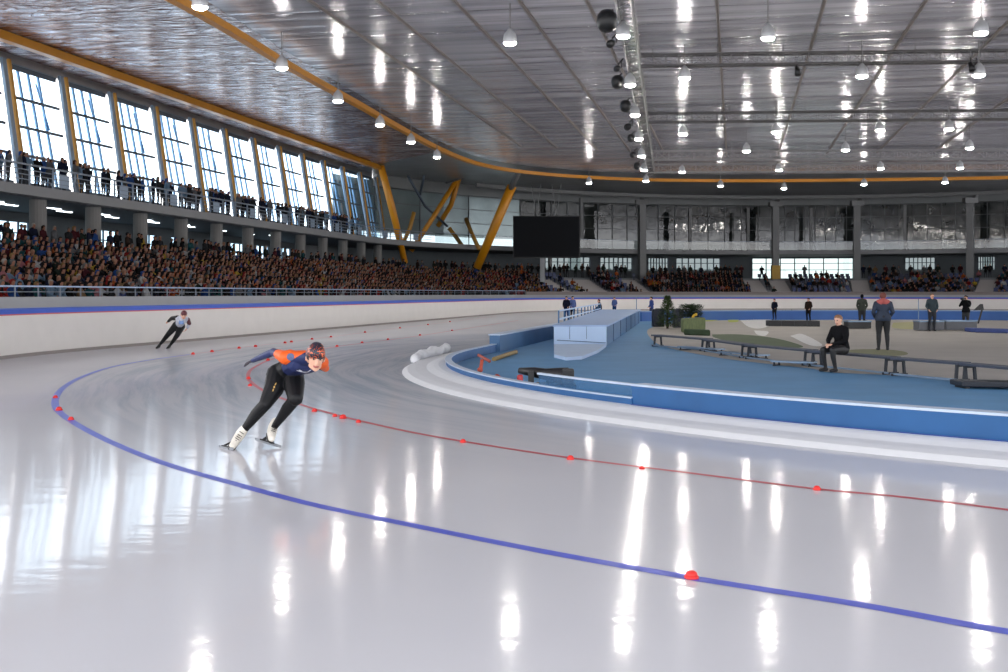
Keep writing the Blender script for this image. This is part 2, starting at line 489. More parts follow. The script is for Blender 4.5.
MB().sweep(back, [(-0.9, 0.0), (-0.9, 0.5), (-1.22, 0.5), (-1.22, 0.0)]).build('straight_pad', m_bpad_in, bt)
MB().sweep(back, [(-0.86, 0.5), (-0.86, 0.54), (-1.26, 0.54), (-1.26, 0.5)]).build('straight_top_edge', m_btop, bt)

# infield floors
m_bfloor = mat('blue_rubber_floor', (98, 152, 196), 0.6, var=0.16, scale=0.8, spec=.15)
fp = [p - n * 1.15 for p, n in ip_full]
fo = MB().poly([(p.x, p.y, 0.012) for p in fp] + [(60, 60, .012), (45, 20, 0.012)]).build('infield_floor', m_bfloor); tag(fo, kind='structure')
edge = [ground(*p) for p in ((1130, 389), (1008, 382.5), (971, 381), (890, 376), (828, 373), (812, 369.5), (767, 364.5), (713, 357.5), (664, 347), (650, 338), (648, 330), (660, 325))]
edge = catmull(edge, 6)
m_conc = mat('grey_infield_ice', (184, 178, 171), 0.7, var=0.16, scale=0.5, spec=.12)
cpoly = [(p.x, p.y, 0.02) for p in edge] + [(14, 76, .02), (24, 77.3, .02), (60, 72, .02), (50, 30, 0.02)]
co_ = MB().poly(cpoly).build('infield_rink_floor', m_conc); tag(co_, kind='structure')
def patch(name, pix, m, z):
    cc = [ground(*p) for p in pix]; cc = catmull(cc + [cc[0]], 6)
    o = MB().poly([(q.x, q.y, z) for q in cc]).build(name, m, co_)
    return o
m_gr = mat('green_paint', (66, 84, 44), 0.7, var=0.45, scale=1.5)
patch('painted_patch', [(712, 335), (740, 335), (770, 338), (792, 343), (803, 348), (780, 348.5), (750, 347.5), (728, 342), (714, 338)], m_gr, 0.026)['label'] = 'dark green painted curve'
patch('painted_patch', [(838, 353.5), (846, 351), (866, 350), (890, 350.5), (906, 353), (905, 356), (880, 357.5), (850, 356.5)], mat('olive_mat', (132, 132, 96), 0.8, var=0.2), 0.026)['label'] = 'olive worn patch'
patch('painted_patch', [(702, 318.6), (716, 317.5), (722, 319), (714, 321.2), (704, 321.5)], mat('lime_paint', (176, 184, 70), 0.7, var=0.3), 0.026)['label'] = 'lime green painted patch'
patch('painted_patch', [(728, 319.2), (737, 319), (738, 322), (729, 322.5)], mat('lime_paint', (176, 184, 70)), 0.026)['label'] = 'lime green painted patch'
patch('painted_patch', [(740, 320.5), (770, 320), (771, 325), (760, 329), (748, 327)], mat('white_ice_patch', (232, 230, 228), 0.6, var=0.2, spec=.15), 0.026)['label'] = 'scuffed white patch'
patch('painted_patch', [(754, 331), (768, 332), (765, 336.5), (757, 335)], mat('white_ice_patch', (176, 174, 174)), 0.026)['label'] = 'scuffed white patch'
patch('painted_patch', [(893, 323), (920, 322.5), (921, 329), (894, 328.5)], mat('sand_paint', (176, 172, 120), 0.7, var=0.2), 0.026)['label'] = 'sand coloured painted patch'
patch('painted_patch', [(790, 336.5), (802, 334.5), (822, 345), (810, 346)], mat('white_ice_patch', (176, 174, 174)), 0.026)['label'] = 'scuffed white patch'

# ================================================================== ceiling
ZC = 14.2
def foil(name, c1, c2, rough, kind):
    m, nt, o = new_mat(name); L = nt.links.new
    b = nt.nodes.new('ShaderNodeBsdfPrincipled'); L(b.outputs[0], o.inputs[0])
    g = nt.nodes.new('ShaderNodeNewGeometry')
    mp = nt.nodes.new('ShaderNodeMapping'); mp.vector_type = 'POINT'
    mp.inputs['Rotation'].default_value = (0, 0, math.atan2(U.x, U.y))     # turns the straight's direction onto +Y
    L(g.outputs['Position'], mp.inputs[0])
    mp2 = nt.nodes.new('ShaderNodeMapping'); mp2.inputs['Scale'].default_value = (0.05, 0.8, 1) if kind == 'inner' else (0.16, 0.5, 1)
    L(mp.outputs[0], mp2.inputs[0])
    n1 = nt.nodes.new('ShaderNodeTexNoise'); n1.inputs['Scale'].default_value = 1.3 if kind == 'inner' else 2.2; n1.inputs['Detail'].default_value = 3 if kind == 'inner' else 5
    n1.inputs['Distortion'].default_value = 0.25 if kind == 'inner' else 1.6
    L(mp2.outputs[0], n1.inputs['Vector'])
    mx = nt.nodes.new('ShaderNodeMix'); mx.data_type = 'RGBA'; mx.inputs[6].default_value = lin(c1) + (1,); mx.inputs[7].default_value = lin(c2) + (1,)
    r = nt.nodes.new('ShaderNodeMapRange'); r.inputs[1].default_value = 0.38; r.inputs[2].default_value = 0.62
    L(n1.outputs[0], r.inputs[0]); L(r.outputs[0], mx.inputs[0]); L(mx.outputs[2], b.inputs['Base Color'])
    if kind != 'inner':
        # brown contour-like reflections painted into the crumpled sheet's base colour
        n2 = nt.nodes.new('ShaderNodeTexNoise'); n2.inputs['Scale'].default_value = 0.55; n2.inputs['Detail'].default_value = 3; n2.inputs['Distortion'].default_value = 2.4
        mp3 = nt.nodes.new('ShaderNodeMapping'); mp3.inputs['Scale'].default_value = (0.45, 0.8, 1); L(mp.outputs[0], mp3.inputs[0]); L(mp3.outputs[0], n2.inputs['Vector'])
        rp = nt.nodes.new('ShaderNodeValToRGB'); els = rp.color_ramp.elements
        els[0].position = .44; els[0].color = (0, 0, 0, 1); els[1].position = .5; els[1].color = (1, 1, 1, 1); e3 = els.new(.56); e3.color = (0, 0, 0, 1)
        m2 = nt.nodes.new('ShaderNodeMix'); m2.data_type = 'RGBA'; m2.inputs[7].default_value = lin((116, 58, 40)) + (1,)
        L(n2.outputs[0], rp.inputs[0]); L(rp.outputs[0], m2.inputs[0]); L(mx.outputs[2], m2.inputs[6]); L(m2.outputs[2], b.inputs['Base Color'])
    b.inputs['Metallic'].default_value = 0.55 if kind == 'inner' else 0.66; b.inputs['Roughness'].default_value = rough
    bp = nt.nodes.new('ShaderNodeBump'); bp.inputs['Strength'].default_value = 0.5 if kind == 'inner' else 1.0; bp.inputs['Distance'].default_value = 0.16 if kind == 'inner' else 0.3
    L(n1.outputs[0], bp.inputs['Height']); L(bp.outputs[0], b.inputs['Normal'])
    return m
m_foil = foil('ribbed_silver_foil', (190, 188, 198), (240, 238, 245), 0.22, 'inner')
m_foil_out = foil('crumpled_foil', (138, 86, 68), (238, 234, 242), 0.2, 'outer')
m_soffit = mat('grey_soffit', (150, 150, 152), 0.3, 0.6, var=0.4, scale=0.4, bump=.3)

beam_pts = [lp(2, 21.8), lp(20, 22.0), lp(32, 22.1), lp(46, 22.2), lp(58, 22.9), lp(70, 23.3), lp(80, 23.7)] + [Vector((q.x, q.y, 0)) for q in
            (at(440, 150, 96.3), at(478, 164, 107), at(520, 172, 113.7), at(575, 177, 118.5), at(640, 180, 121.7), at(720, 181.5, 123), at(800, 181, 122.8), at(900, 180, 121.5), at(1008, 177.5, 119.6), at(1120, 173, 115.5), at(1250, 166, 110))]
bp_ = with_normals(catmull(beam_pts, 8))
ci = MB().poly([(p.x, p.y, ZC) for p, n in bp_] + [(90, 70, ZC), (70, -14, ZC), (-19, -14, ZC)]).build('ceiling', m_foil); tag(ci, kind='structure')
outer = [lp(2, 37.5), lp(60, 37.5), lp(112, 37.5)] + [far_pt(a, 41)[0] for a in (0.3, 0.6, 0.9, 1.2, 1.5, 1.8, 2.1, 2.3)]
# outer strip split where the foil gives way to the grey soffit of the far bend
nb = len(bp_); cut = next(i for i, (p, n) in enumerate(bp_) if p.dot(U) > 97)
left_in = [p for p, n in bp_[:cut + 1]]
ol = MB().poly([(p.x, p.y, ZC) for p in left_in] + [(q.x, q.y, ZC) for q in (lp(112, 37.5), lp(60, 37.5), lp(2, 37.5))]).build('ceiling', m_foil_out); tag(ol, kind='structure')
far_in = [p for p, n in bp_[cut:]]
of = MB().poly([(p.x, p.y, ZC) for p in far_in] + [(90, 110, ZC)] + [(q.x, q.y, ZC) for q in reversed(outer[2:])]).build('ceiling', m_soffit); tag(of, kind='structure')

m_yel = mat('amber_painted_steel', (204, 134, 20), 0.4, var=0.12, scale=1.0)
m_yel_d = mat('deep_amber_steel', (190, 124, 16), 0.4, var=0.15, scale=1.0)
rb = MB().sweep(bp_, [(-0.2, 13.38), (0.2, 13.38), (0.2, 13.7), (-0.2, 13.7)]).build('ring_beam', m_yel)
tag(rb, 'curved amber steel ring beam following the bend under the silver ceiling', 'beam')
eb = MB().bar(lp(2, 34.2, 13.95), lp(110, 34.2, 13.95), 0.45, 0.42).build('edge_beam', m_yel_d)
tag(eb, 'straight amber steel beam along the ceiling edge above the tall windows', 'beam')
# seams along the foil
m_seam = mat('dark_seam_batten', (138, 128, 122), 0.5, 0.3, var=0.2)
for i, L_ in enumerate((17.7, 14.9, 11.7, 9.0, 6.2, 0.8, -3.7, -7.9, -12.2, -17)):
    s_end = 108 - max(0, L_) * 0.6
    o = MB().bar(lp(6, L_, ZC - 0.05), lp(s_end, L_ + 0.3, ZC - 0.05), 0.13, 0.1).build('trim_%d' % (i + 1), m_seam); tag(o, kind='structure')

# ================================================================== trusses under the ceiling
m_truss = mat('dull_steel_truss', (120, 118, 118), 0.45, 0.6, var=0.2)
m_dark = mat('black_plastic', (18, 18, 20), 0.45, var=0.2)
def truss(a, b, label, size=0.5, n=24, m=m_truss):
    a, b = Vector(a), Vector(b)
    t = thing('lighting_truss', a, label, 'truss')
    d = (b - a).normalized(); s = d.cross(Vector((0, 0, 1))).normalized(); h = size / 2
    cs = []
    for i, j in ((-1, -1), (1, -1), (1, 1), (-1, 1)):
        o = s * i * h + Vector((0, 0, j * h)); cs.append(o)
        MB().tube([a + o, b + o], 0.055, 6).build('chord', m, t)
    wb = MB()
    for i in range(n):
        p, q = a.lerp(b, i / n), a.lerp(b, (i + 1) / n)
        for k in range(4):
            c0, c1 = cs[k], cs[(k + 1) % 4]
            wb.bar(p + c0, q + c1, 0.03) if i % 2 else wb.bar(p + c1, q + c0, 0.03)
            wb.bar(p + c0, p + c1, 0.03)
    wb.build('lattice', m, t)
    hb = MB()
    for i in range(1, n, max(3, n // 6)):
        p = a.lerp(b, i / n); hb.bar(p + Vector((0, 0, h)), Vector((p.x, p.y, ZC)), 0.04)
    hb.build('hanger', m, t)
    return t
zt = 13.5
m_trl = mat('pale_steel_truss', (160, 158, 158), 0.45, 0.4, var=0.2)
tx = lambda px, py: at(px, py, (zt - HCAM) * F / (YH - py))
a = tx(640, 61); truss(a, tx(1090, 55), 'nearest steel truss spanning crosswise below the silver ceiling', 0.55, 34)
a = tx(642, 118); truss(a, tx(1100, 114), 'second steel truss crosswise below the silver ceiling, over the middle lamps', 0.6, 36)
a = tx(644, 155.5); truss(a, tx(1100, 154), 'third steel truss crosswise, above the far infield lamps', 0.75, 36, m_trl)
a = tx(646, 168.5); truss(a, tx(1100, 166.5), 'farthest steel truss crosswise, just before the amber ring beam', 0.75, 36, m_trl)
la, lb = at(612, -40, 42.5), at(646, 179, 118)
truss(lp(34, 3.75, 13.45), lp(117, 8.5, 13.45), 'long steel truss running lengthwise, hung with lamps and loudspeakers', 0.6, 70)
# ================================================================== lamps
m_house = mat('grey_lamp_housing', (196, 196, 198), 0.4, 0.3, var=0.1)
m_lens = emit('glowing_lamp_lens', (255, 250, 242), LAMP_STRENGTH)
ZL = 12.5
proto = {}
def lamp(px, py, label, group, size=1.0, z=ZL):
    d = (z - HCAM) * F / (YH - py)
    p = at(px, py, d)
    if size not in proto:
        t = thing('pendant_lamp', p, label, 'lamp', group)
        k = size
        MB().lathe([(0.29 * k, 0.0), (0.31 * k, 0.04), (0.29 * k, 0.22 * k), (0.25 * k, 0.40 * k), (0.17 * k, 0.48 * k), (0.10 * k, 0.58 * k), (0.03, 0.64 * k)], p, 16).build('housing', m_house, t, True)
        MB().lathe([(0.12 * k, -0.11), (0.22 * k, -0.075), (0.27 * k, -0.02), (0.275 * k, -0.004)], p, 16).build('lens', m_lens, t, True)
        MB().tube([p + Vector((0, 0, 0.62 * k)), Vector((p.x, p.y, ZC))], 0.03, 6).build('hanger', m_truss, t)
        proto[size] = t
    else:
        t = dup(proto[size], p, label); t['group'] = group
for i, (px, py) in enumerate(((200, 7), (282, 68), (338, 101), (380, 125), (411, 142), (437, 157))):
    lamp(px, py, 'hanging lamp beside the amber ring beam, %s counted from the near end' % ORD[i], 'lamps along the ring beam')
for i, (px, py) in enumerate(((623, 36), (630, 85), (635, 115), (639, 139), (641.5, 156), (644, 170), (646, 181))):
    lamp(px, py, 'hanging lamp on the lengthwise truss, %s counted from the near end' % ORD[i], 'lamps along the lengthwise truss')
lamp(510, 43, 'single hanging lamp alone under the silver ceiling between ring beam and truss', 'single lamps')
lamp(589, 183, 'single hanging lamp just below the ring beam above the video screen', 'single lamps')
row = {'front row above the nearest crosswise truss': ((768, 38), (981, 33)), 'row just under the nearest crosswise truss': ((684.5, 78), (862, 76), (979, 75)),
       'row under the second crosswise truss': ((683, 134), (776, 132), (880, 130), (949, 129)), 'row between second and third crosswise truss': ((746.5, 151), (845.5, 150), (969.5, 148)),
       'row beyond the third crosswise truss': ((682, 172), (779, 170), (880.5, 168.5), (960, 168)), 'farthest row below the amber ring beam': ((720.5, 186), (784, 188.5), (864, 184.5), (945, 182.5))}
for rn, ps in row.items():
    for i, (px, py) in enumerate(ps):
        lamp(px, py, 'hanging lamp, %s from the lengthwise truss in the %s' % (ORD[i], rn), 'lamps over the infield')

# black loudspeakers and spotlights clipped to the lengthwise truss
for i, (px, py, k, kind) in enumerate(((607, 21, 1.25, 0), (612, 43, .7, 1), (618, 68, .6, 1), (617.5, 82, 1.0, 0), (625.5, 106, 1.0, 0), (629, 126, .9, 1), (631, 138, .8, 0), (634, 154, .9, 1), (637, 166, .9, 0))):
    z = 12.75
    d = (z - HCAM) * F / (YH - py); p = at(px, py, d)
    r = 0.34 * k
    if kind == 0:
        t = thing('hanging_loudspeaker', p, 'black hanging loudspeaker beside the lengthwise truss, %s dark unit from the near end' % ORD[i], 'loudspeaker', 'dark units along the lengthwise truss')
        b = MB().lathe([(r * 0.5, -r), (r * 0.85, -r * .7), (r, 0), (r * .9, r * .6), (r * .55, r)], p, 14).build('cabinet', m_dark, t, True)
        MB().lathe([(r * .3, -r * 1.06), (r * .45, -r * 1.0)], p, 14).build('grille', mat('speaker_grille', (40, 40, 42), .6), t)
    else:
        t = thing('spotlight', p, 'black spotlight can beside the lengthwise truss, %s dark unit from the near end' % ORD[i], 'spotlight', 'dark units along the lengthwise truss')
        MB().tube([p + Vector((-r * .5, -r * .8, -r * .4)), p + Vector((0, 0, 0)), p + Vector((r * .4, r * .6, r * .3))], [r * .75, r * .7, r * .35], 12).build('can', m_dark, t, True)
        MB().bar(p + Vector((r * .8, 0, 0)), p + Vector((r * .8, 0, r * 1.6)), 0.05).build('yoke', m_dark, t)
    MB().tube([p + Vector((0, 0, r * .8)), Vector((p.x + .25, p.y, 13.2))], 0.04, 6).build('bracket', m_dark, t)
for px, py, lb in ((977, 67, 'small black spotlight under the nearest crosswise truss by its lamp'), (971, 66, 'black bracketed spotlight beside the small one on the nearest crosswise truss'), (797, 70, 'tiny dark spotlight hanging midway under the nearest crosswise truss')):
    d = (12.95 - HCAM) * F / (YH - py); p = at(px, py, d)
    t = thing('spotlight', p, lb, 'spotlight')
    MB().tube([p + Vector((0, -.2, -.25)), p + Vector((0, .1, .15))], [.17, .1], 10).build('can', m_dark, t, True)
    MB().bar(p + Vector((0, .05, .1)), p + Vector((0, .05, .45)), .05).build('bracket', m_dark, t)

# ================================================================== left facade
m_steel = mat('grey_blue_steel', (128, 140, 154), 0.5, 0.2, var=0.1)
m_mull = mat('dark_mullion', (70, 80, 92), 0.5, 0.2, var=0.1)
m_fin = mat('blue_grey_fin', (142, 180, 216), 0.5, var=0.1)
m_gold = mat('gold_painted_steel', (176, 128, 52), 0.45, var=0.15)
def pane_mat(name, tint, gl):
    m, nt, o = new_mat(name)
    tr = nt.nodes.new('ShaderNodeBsdfTransparent'); tr.inputs[0].default_value = tint + (1,)
    g = nt.nodes.new('ShaderNodeBsdfGlossy'); g.inputs[0].default_value = (1, 1, 1, 1); g.inputs['Roughness'].default_value = 0.05
    lw = nt.nodes.new('ShaderNodeLayerWeight'); pw = nt.nodes.new('ShaderNodeMath'); pw.operation = 'POWER'; pw.inputs[1].default_value = 5.0; nt.links.new(lw.outputs['Facing'], pw.inputs[0])
    fz = nt.nodes.new('ShaderNodeMath'); fz.operation = 'MULTIPLY_ADD'; fz.inputs[1].default_value = .95; fz.inputs[2].default_value = .045; nt.links.new(pw.outputs[0], fz.inputs[0])
    lw.inputs[0].default_value = .5
    mu = nt.nodes.new('ShaderNodeMath'); mu.operation = 'MULTIPLY'; mu.inputs[1].default_value = gl; nt.links.new(fz.outputs[0], mu.inputs[0])
    mx = nt.nodes.new('ShaderNodeMixShader')
    nt.links.new(mu.outputs[0], mx.inputs[0]); nt.links.new(tr.outputs[0], mx.inputs[1]); nt.links.new(g.outputs[0], mx.inputs[2]); nt.links.new(mx.outputs[0], o.inputs[0])
    return m
m_pane = pane_mat('clear_window_glass', (0.72, 0.88, 1.0), 0.6)
Z0, Z1 = 7.1, 13.75
S0, DS, NB = 48.7, 5.2, 13
FL = lambda z: 36.0 + (z - Z0) / (Z1 - Z0) * 1.0          # the facade leans outwards
col_s = [S0 + DS * i for i in range(NB + 1)]
first_vis = 1                                             # the first column seen in the photo
for i, s in enumerate(col_s):
    nm = i - first_vis
    if nm < 0: lab = 'steel facade column with amber flank, just before the nearest tall window'
    else: lab = 'steel facade column with amber flank between tall windows, %s from the near end' % ORD[nm]
    t = thing('facade_column', lp(s, 36, Z0), lab, 'column', 'columns of the window wall')
    MB().bar(lp(s - .22, FL(Z0) - .25, Z0), lp(s - .22, FL(Z1) - .25, Z1), .34, .16, up=N).build('post', m_steel, t)
    MB().bar(lp(s + .17, FL(Z0) - .3, Z0), lp(s + .17, FL(Z1) - .3, Z1), .18, .2, up=N).build('flank', m_gold, t)
for i in range(NB):
    sa, sb = col_s[i] + .26, col_s[i + 1] - .39
    fr = MB()
    for zz in (7.35, 8.9, 10.4, 11.9, 13.5): fr.bar(lp(sa, FL(zz), zz), lp(sb, FL(zz), zz), .09, .14 if zz not in (7.35, 13.5) else .25)
    o = fr.build('window_%d' % (i + 1), m_mull); tag(o, kind='structure')
    fn = MB()
    for k in range(1, 5):
        s = sa + (sb - sa) * k / 5
        fn.bar(lp(s, FL(Z0) + .2, Z0), lp(s - .32, FL(Z1) + .3, Z1), .17, .09, up=N)
    fn.bar(lp(sa + .62 * (sb - sa), FL(12) + .3, 13.0), lp(sa + .8 * (sb - sa), FL(10) + .3, 10.6), .07)
    fn.build('mullion', m_fin, o)
    MB().add([lp(sa, FL(Z0) + .1, Z0), lp(sb, FL(Z0) + .1, Z0), lp(sb, FL(Z1) + .1, Z1), lp(sa, FL(Z1) + .1, Z1)], [(0, 1, 2, 3)]).build('pane', m_pane, o)
# wall strip above the windows, wall ends
o = MB().bar(lp(30, 37.3, 13.95), lp(116.4, 37.3, 13.95), .3, .5).build('wall_upper', m_soffit); tag(o, kind='structure')

# ================================================================== balcony
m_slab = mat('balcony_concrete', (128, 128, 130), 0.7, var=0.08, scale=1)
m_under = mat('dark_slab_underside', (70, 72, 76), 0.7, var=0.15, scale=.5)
TH1 = 2.1
sl_path = track(34.0, 0, 26, 102, TH1, 2.0)
o = MB().sweep(sl_path, [(0, 6.55), (0, 7.05), (8.5, 7.05), (8.5, 6.55)]).build('balcony_slab', m_slab); tag(o, kind='structure')
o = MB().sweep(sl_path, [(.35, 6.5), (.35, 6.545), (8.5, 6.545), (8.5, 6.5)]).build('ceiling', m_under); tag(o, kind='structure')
# railing along the left balcony
m_rail = mat('pale_grey_railing', (116, 124, 136), 0.45, 0.3, var=0.08)
rl = track(34.12, 0, 40, 102, 0.35, 2.0)
t = thing('balcony_railing', lp(40, 34.12, 7.05), 'pale grey metal railing along the upper balcony in front of the tall windows', 'railing')
MB().sweep(rl, [(-.04, 8.02), (.04, 8.02), (.04, 8.1), (-.04, 8.1)]).build('top_rail', m_rail, t)
for zz in (7.3, 7.54, 7.78): MB().sweep(rl, [(-.02, zz), (.02, zz), (.02, zz + .04), (-.02, zz + .04)]).build('mid_rail', m_rail, t)
acc = 0
for i in range(len(rl) - 1):
    p, n = rl[i]
    MB().bar(Vector((p.x, p.y, 7.05)), Vector((p.x, p.y, 8.05)), .08, .08, up=N).build('post', m_rail, t)
    if i % 3 == 1:
        q = rl[i + 1][0]
        mid = (p + q) / 2
        d = (q - p) / 2
        MB().box((mid.x, mid.y, 7.5), d * 0.45, n * .015, (0, 0, .34)).build('panel', mat('pale_blue_panel', (132, 148, 168), .5), t)

# glass railing on the far balcony
far_rl = [far_pt(a, 34.1) for a in np.linspace(0.36, TH1, 50)]
t = thing('balcony_glass_railing', far_rl[0][0], 'glass parapet along the far curved balcony above the stands', 'railing')
MB().sweep(far_rl, [(-.03, 8.1), (.03, 8.1), (.03, 8.16), (-.03, 8.16)]).build('top_rail', m_rail, t)
MB().sweep(far_rl, [(0, 7.1), (0, 8.1)], closed=False).build('glass_panel', pane_mat('parapet_glass', (.62, .66, .66), 1.2), t)

# ================================================================== recess below the balcony
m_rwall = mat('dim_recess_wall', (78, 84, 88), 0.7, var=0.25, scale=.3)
m_cc = mat('round_concrete_pillar', (112, 110, 108), 0.75, var=0.1, scale=1.2)
ZR = 3.45
# walkway floor behind the stand
o = MB().sweep(track(33.8, 0, 26, 102, TH1, 2.0), [(0, 0), (0, ZR), (9, ZR), (9, 0)]).build('walkway_floor', m_slab); tag(o, kind='structure')
bright = {-2, 0, 1, 2, 4, 5, 6, 8, 9, 10}
wn = NB + 1
backL = 41.5
for i in range(-2, NB):
    sa, sb = S0 + DS * i, S0 + DS * (i + 1)
    if i in bright:
        w0, w1 = sa + 1.0, sb - 1.2
        wb = MB()
        wb.abox(0, 0, 0, 0, 0, 0)
        wb = MB()
        def wall_piece(s0_, s1_, z0_, z1_): wb.box(lp((s0_ + s1_) / 2, backL, (z0_ + z1_) / 2), U * (s1_ - s0_) / 2, N * .1, (0, 0, (z1_ - z0_) / 2))
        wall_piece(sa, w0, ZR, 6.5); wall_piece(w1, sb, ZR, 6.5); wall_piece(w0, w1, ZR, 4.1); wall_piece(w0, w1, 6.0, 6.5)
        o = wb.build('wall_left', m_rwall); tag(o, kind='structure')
        fb = MB()
        for k in range(4): s = w0 + (w1 - w0) * k / 3; fb.bar(lp(s, backL, 4.1), lp(s, backL, 6.0), .1, .1, up=N)
        for zz in (4.13, 5.3, 5.97): fb.bar(lp(w0, backL, zz), lp(w1, backL, zz), .08, .08)
        wn += 1
        o = fb.build('window_%d' % wn, m_mull); tag(o, kind='structure')
        MB().add([lp(w0, backL, 4.1), lp(w1, backL, 4.1), lp(w1, backL, 6.0), lp(w0, backL, 6.0)], [(0, 1, 2, 3)]).build('pane', pane_mat('recess_glass', (.40, .58, .70), 1.0), o)
    else:
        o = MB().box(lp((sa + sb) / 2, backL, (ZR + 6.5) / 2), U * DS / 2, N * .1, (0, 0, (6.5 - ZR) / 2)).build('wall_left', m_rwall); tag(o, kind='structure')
    if i >= first_vis - 1:
        k = i - first_vis
        t = MB().tube([lp(sa, 34.9, ZR), lp(sa, 34.9, 6.52)], .42, 16).build('concrete_pillar', m_cc, smooth=False)
        tag(t, ('round concrete pillar under the balcony, %s from the near end' % ORD[k]) if k >= 0 else 'round concrete pillar under the balcony, nearest of all', 'pillar', 'pillars under the balcony')
m_strip = emit('strip_light_glow', (235, 246, 255), 5.0)
for i in range(8):
    s = 52.6 + i * 5.2
    for q in range(2):
        t = thing('ceiling_strip_light', lp(s + q * 2.4, 37 + q * .8, 6.45), 'white strip light under the balcony soffit, %s of %s row' % (ORD[i], ('the front', 'the rear')[q]), 'light', 'strip lights under the balcony')
        MB().bar(lp(s + q * 2.4, 37 + q * .8, 6.47), lp(s + 1.5 + q * 2.4, 37 + q * .8, 6.47), .2, .05).build('housing', m_rail, t)
        MB().bar(lp(s + q * 2.4 + .04, 37 + q * .8, 6.43), lp(s + 1.46 + q * 2.4, 37 + q * .8, 6.43), .15, .04).build('diffuser', m_strip, t)

# ================================================================== far side: glass wall, recess, columns
m_fglass, nt, o_ = new_mat('dark_reflecting_glass')
b = nt.nodes.new('ShaderNodeBsdfPrincipled'); nt.links.new(b.outputs[0], o_.inputs[0])
g = nt.nodes.new('ShaderNodeNewGeometry'); n1 = nt.nodes.new('ShaderNodeTexNoise'); n1.inputs['Scale'].default_value = .5; n1.inputs['Detail'].default_value = 4
nt.links.new(g.outputs['Position'], n1.inputs['Vector'])
rp = nt.nodes.new('ShaderNodeValToRGB'); rp.color_ramp.elements[0].position = .35; rp.color_ramp.elements[0].color = lin((24, 27, 28)) + (1,); rp.color_ramp.elements[1].position = .7; rp.color_ramp.elements[1].color = lin((60, 64, 62)) + (1,)
nt.links.new(n1.outputs[0], rp.inputs[0]); nt.links.new(rp.outputs[0], b.inputs['Base Color'])
b.inputs['Roughness'].default_value = 0.03; b.inputs['Metallic'].default_value = 0.0; b.inputs['Specular IOR Level'].default_value = .6
bpn = nt.nodes.new('ShaderNodeBump'); bpn.inputs['Strength'].default_value = .14; bpn.inputs['Distance'].default_value = .2; nt.links.new(n1.outputs[0], bpn.inputs['Height']); nt.links.new(bpn.outputs[0], b.inputs['Normal'])
m_cglass = mat('pale_corner_glass', (128, 142, 144), 0.18, 0.3, var=.35, scale=.5)
gL = 40.0
tA = 0.26
t_px = lambda px, L=gL: theta_px(px, L)
edges = [0.16] + [t_px(x) for x in (520, 583, 642, 708, 775, 815, 857, 913, 970, 1040, 1110)]
for i in range(len(edges) - 1):
    ths = np.linspace(edges[i], edges[i + 1], 9)
    path = [far_pt(a, gL) for a in ths]
    zb_ = 7.05 if i else 8.3
    o = MB().sweep(path, [(0, zb_), (0, 13.6), (.1, 13.6), (.1, zb_)]).build('window_%d' % (wn + 1 + i), m_fglass if i else m_cglass); tag(o, kind='structure')
    if not i: MB().sweep(path, [(0, 7.05), (0, 8.3)], closed=False).build('pane', pane_mat('low_corner_glass', (.3, .36, .38), 1.0), o)
    fb = MB()
    for zz in (8.2, 9.8, 11.4, 12.9): fb.sweep([(p - n * .06, n) for p, n in path], [(-.04, zz), (.04, zz), (.04, zz + .07), (-.04, zz + .07)])
    for p, n in path[::2]: fb.bar(Vector((p.x, p.y, 7.05)) - n * .06, Vector((p.x, p.y, 13.6)) - n * .06, .08, .08, up=n)
    fb.build('mullion', mat('mid_grey_mullion', (88, 90, 92), .5, .3), o)
wn += len(edges)
# grey band below the roof and light truss line over the far glass
fpath = [far_pt(a, gL - .6) for a in np.linspace(.3, TH1, 50)]
o = MB().sweep(fpath, [(0, 13.0), (0, 14.2), (.5, 14.2), (.5, 13.0)]).build('wall_far_header', mat('header_grey', (122, 124, 124), .6, var=.2, scale=.5)); tag(o, kind='structure')
o = MB().sweep([far_pt(a, 33.6) for a in np.linspace(.5, TH1, 46)], [(0, 13.35), (0, 13.75), (.3, 13.75), (.3, 13.35)]).build('trim_20', mat('pale_roof_edge', (112, 112, 112), .6, .2, var=.2)); tag(o, kind='structure')
# big columns
m_gc = mat('grey_steel_column', (112, 112, 112), 0.6, .1, var=.12)
for i, (px, yb) in enumerate(((642, 280), (775.5, 279), (857, 279), (970, 281), (1060, 280))):
    th = theta_px(px, 33.6); p, n = far_pt(th, 33.65)
    t = thing('grandstand_column', (p.x, p.y, 3.4), 'tall grey steel column before the far glass wall, %s of the row' % ORD[i], 'column', 'tall columns of the far side')
    if i == 1: col2 = t
    MB().bar((p.x, p.y, 3.4), (p.x, p.y, 12.4), .8, .7, up=n).build('shaft', m_gc, t)
    q = p + n * 2.2
    MB().bar((p.x, p.y, 12.0), (p.x + n.x * 1.2 + .6, p.y + n.y * 1.2, 13.7), .5, .4).build('bracket', m_gc, t)
    MB().box((p.x, p.y, 12.7), (.75, 0, 0), (0, .5, 0), (0, 0, .3)).build('capital', m_gc, t)
for i, (px, y0, y1) in enumerate(((581, 198, 258), (690, 208, 262), (748, 208, 262), (905, 205, 262), (811, 208, 280), (550, 258, 282))):
    th = theta_px(px, 36); p, n = far_pt(th, 36)
    zz = lambda y: HCAM + (YH - y) / F * p.y
    za, zb = (7.06, min(13.9, zz(y0))) if i < 5 else (ZR + .01, 6.49)
    o = MB().bar((p.x, p.y, za), (p.x, p.y, zb), .35, .35, up=n).build('slim_post', m_gc)
    tag(o, 'slim grey post in front of the far glass, %s' % ('beside the video screen', 'between the first two tall columns', 'just before the second tall column', 'between third and fourth tall column', 'over the bright doorway', 'below the video screen')[i], 'post')
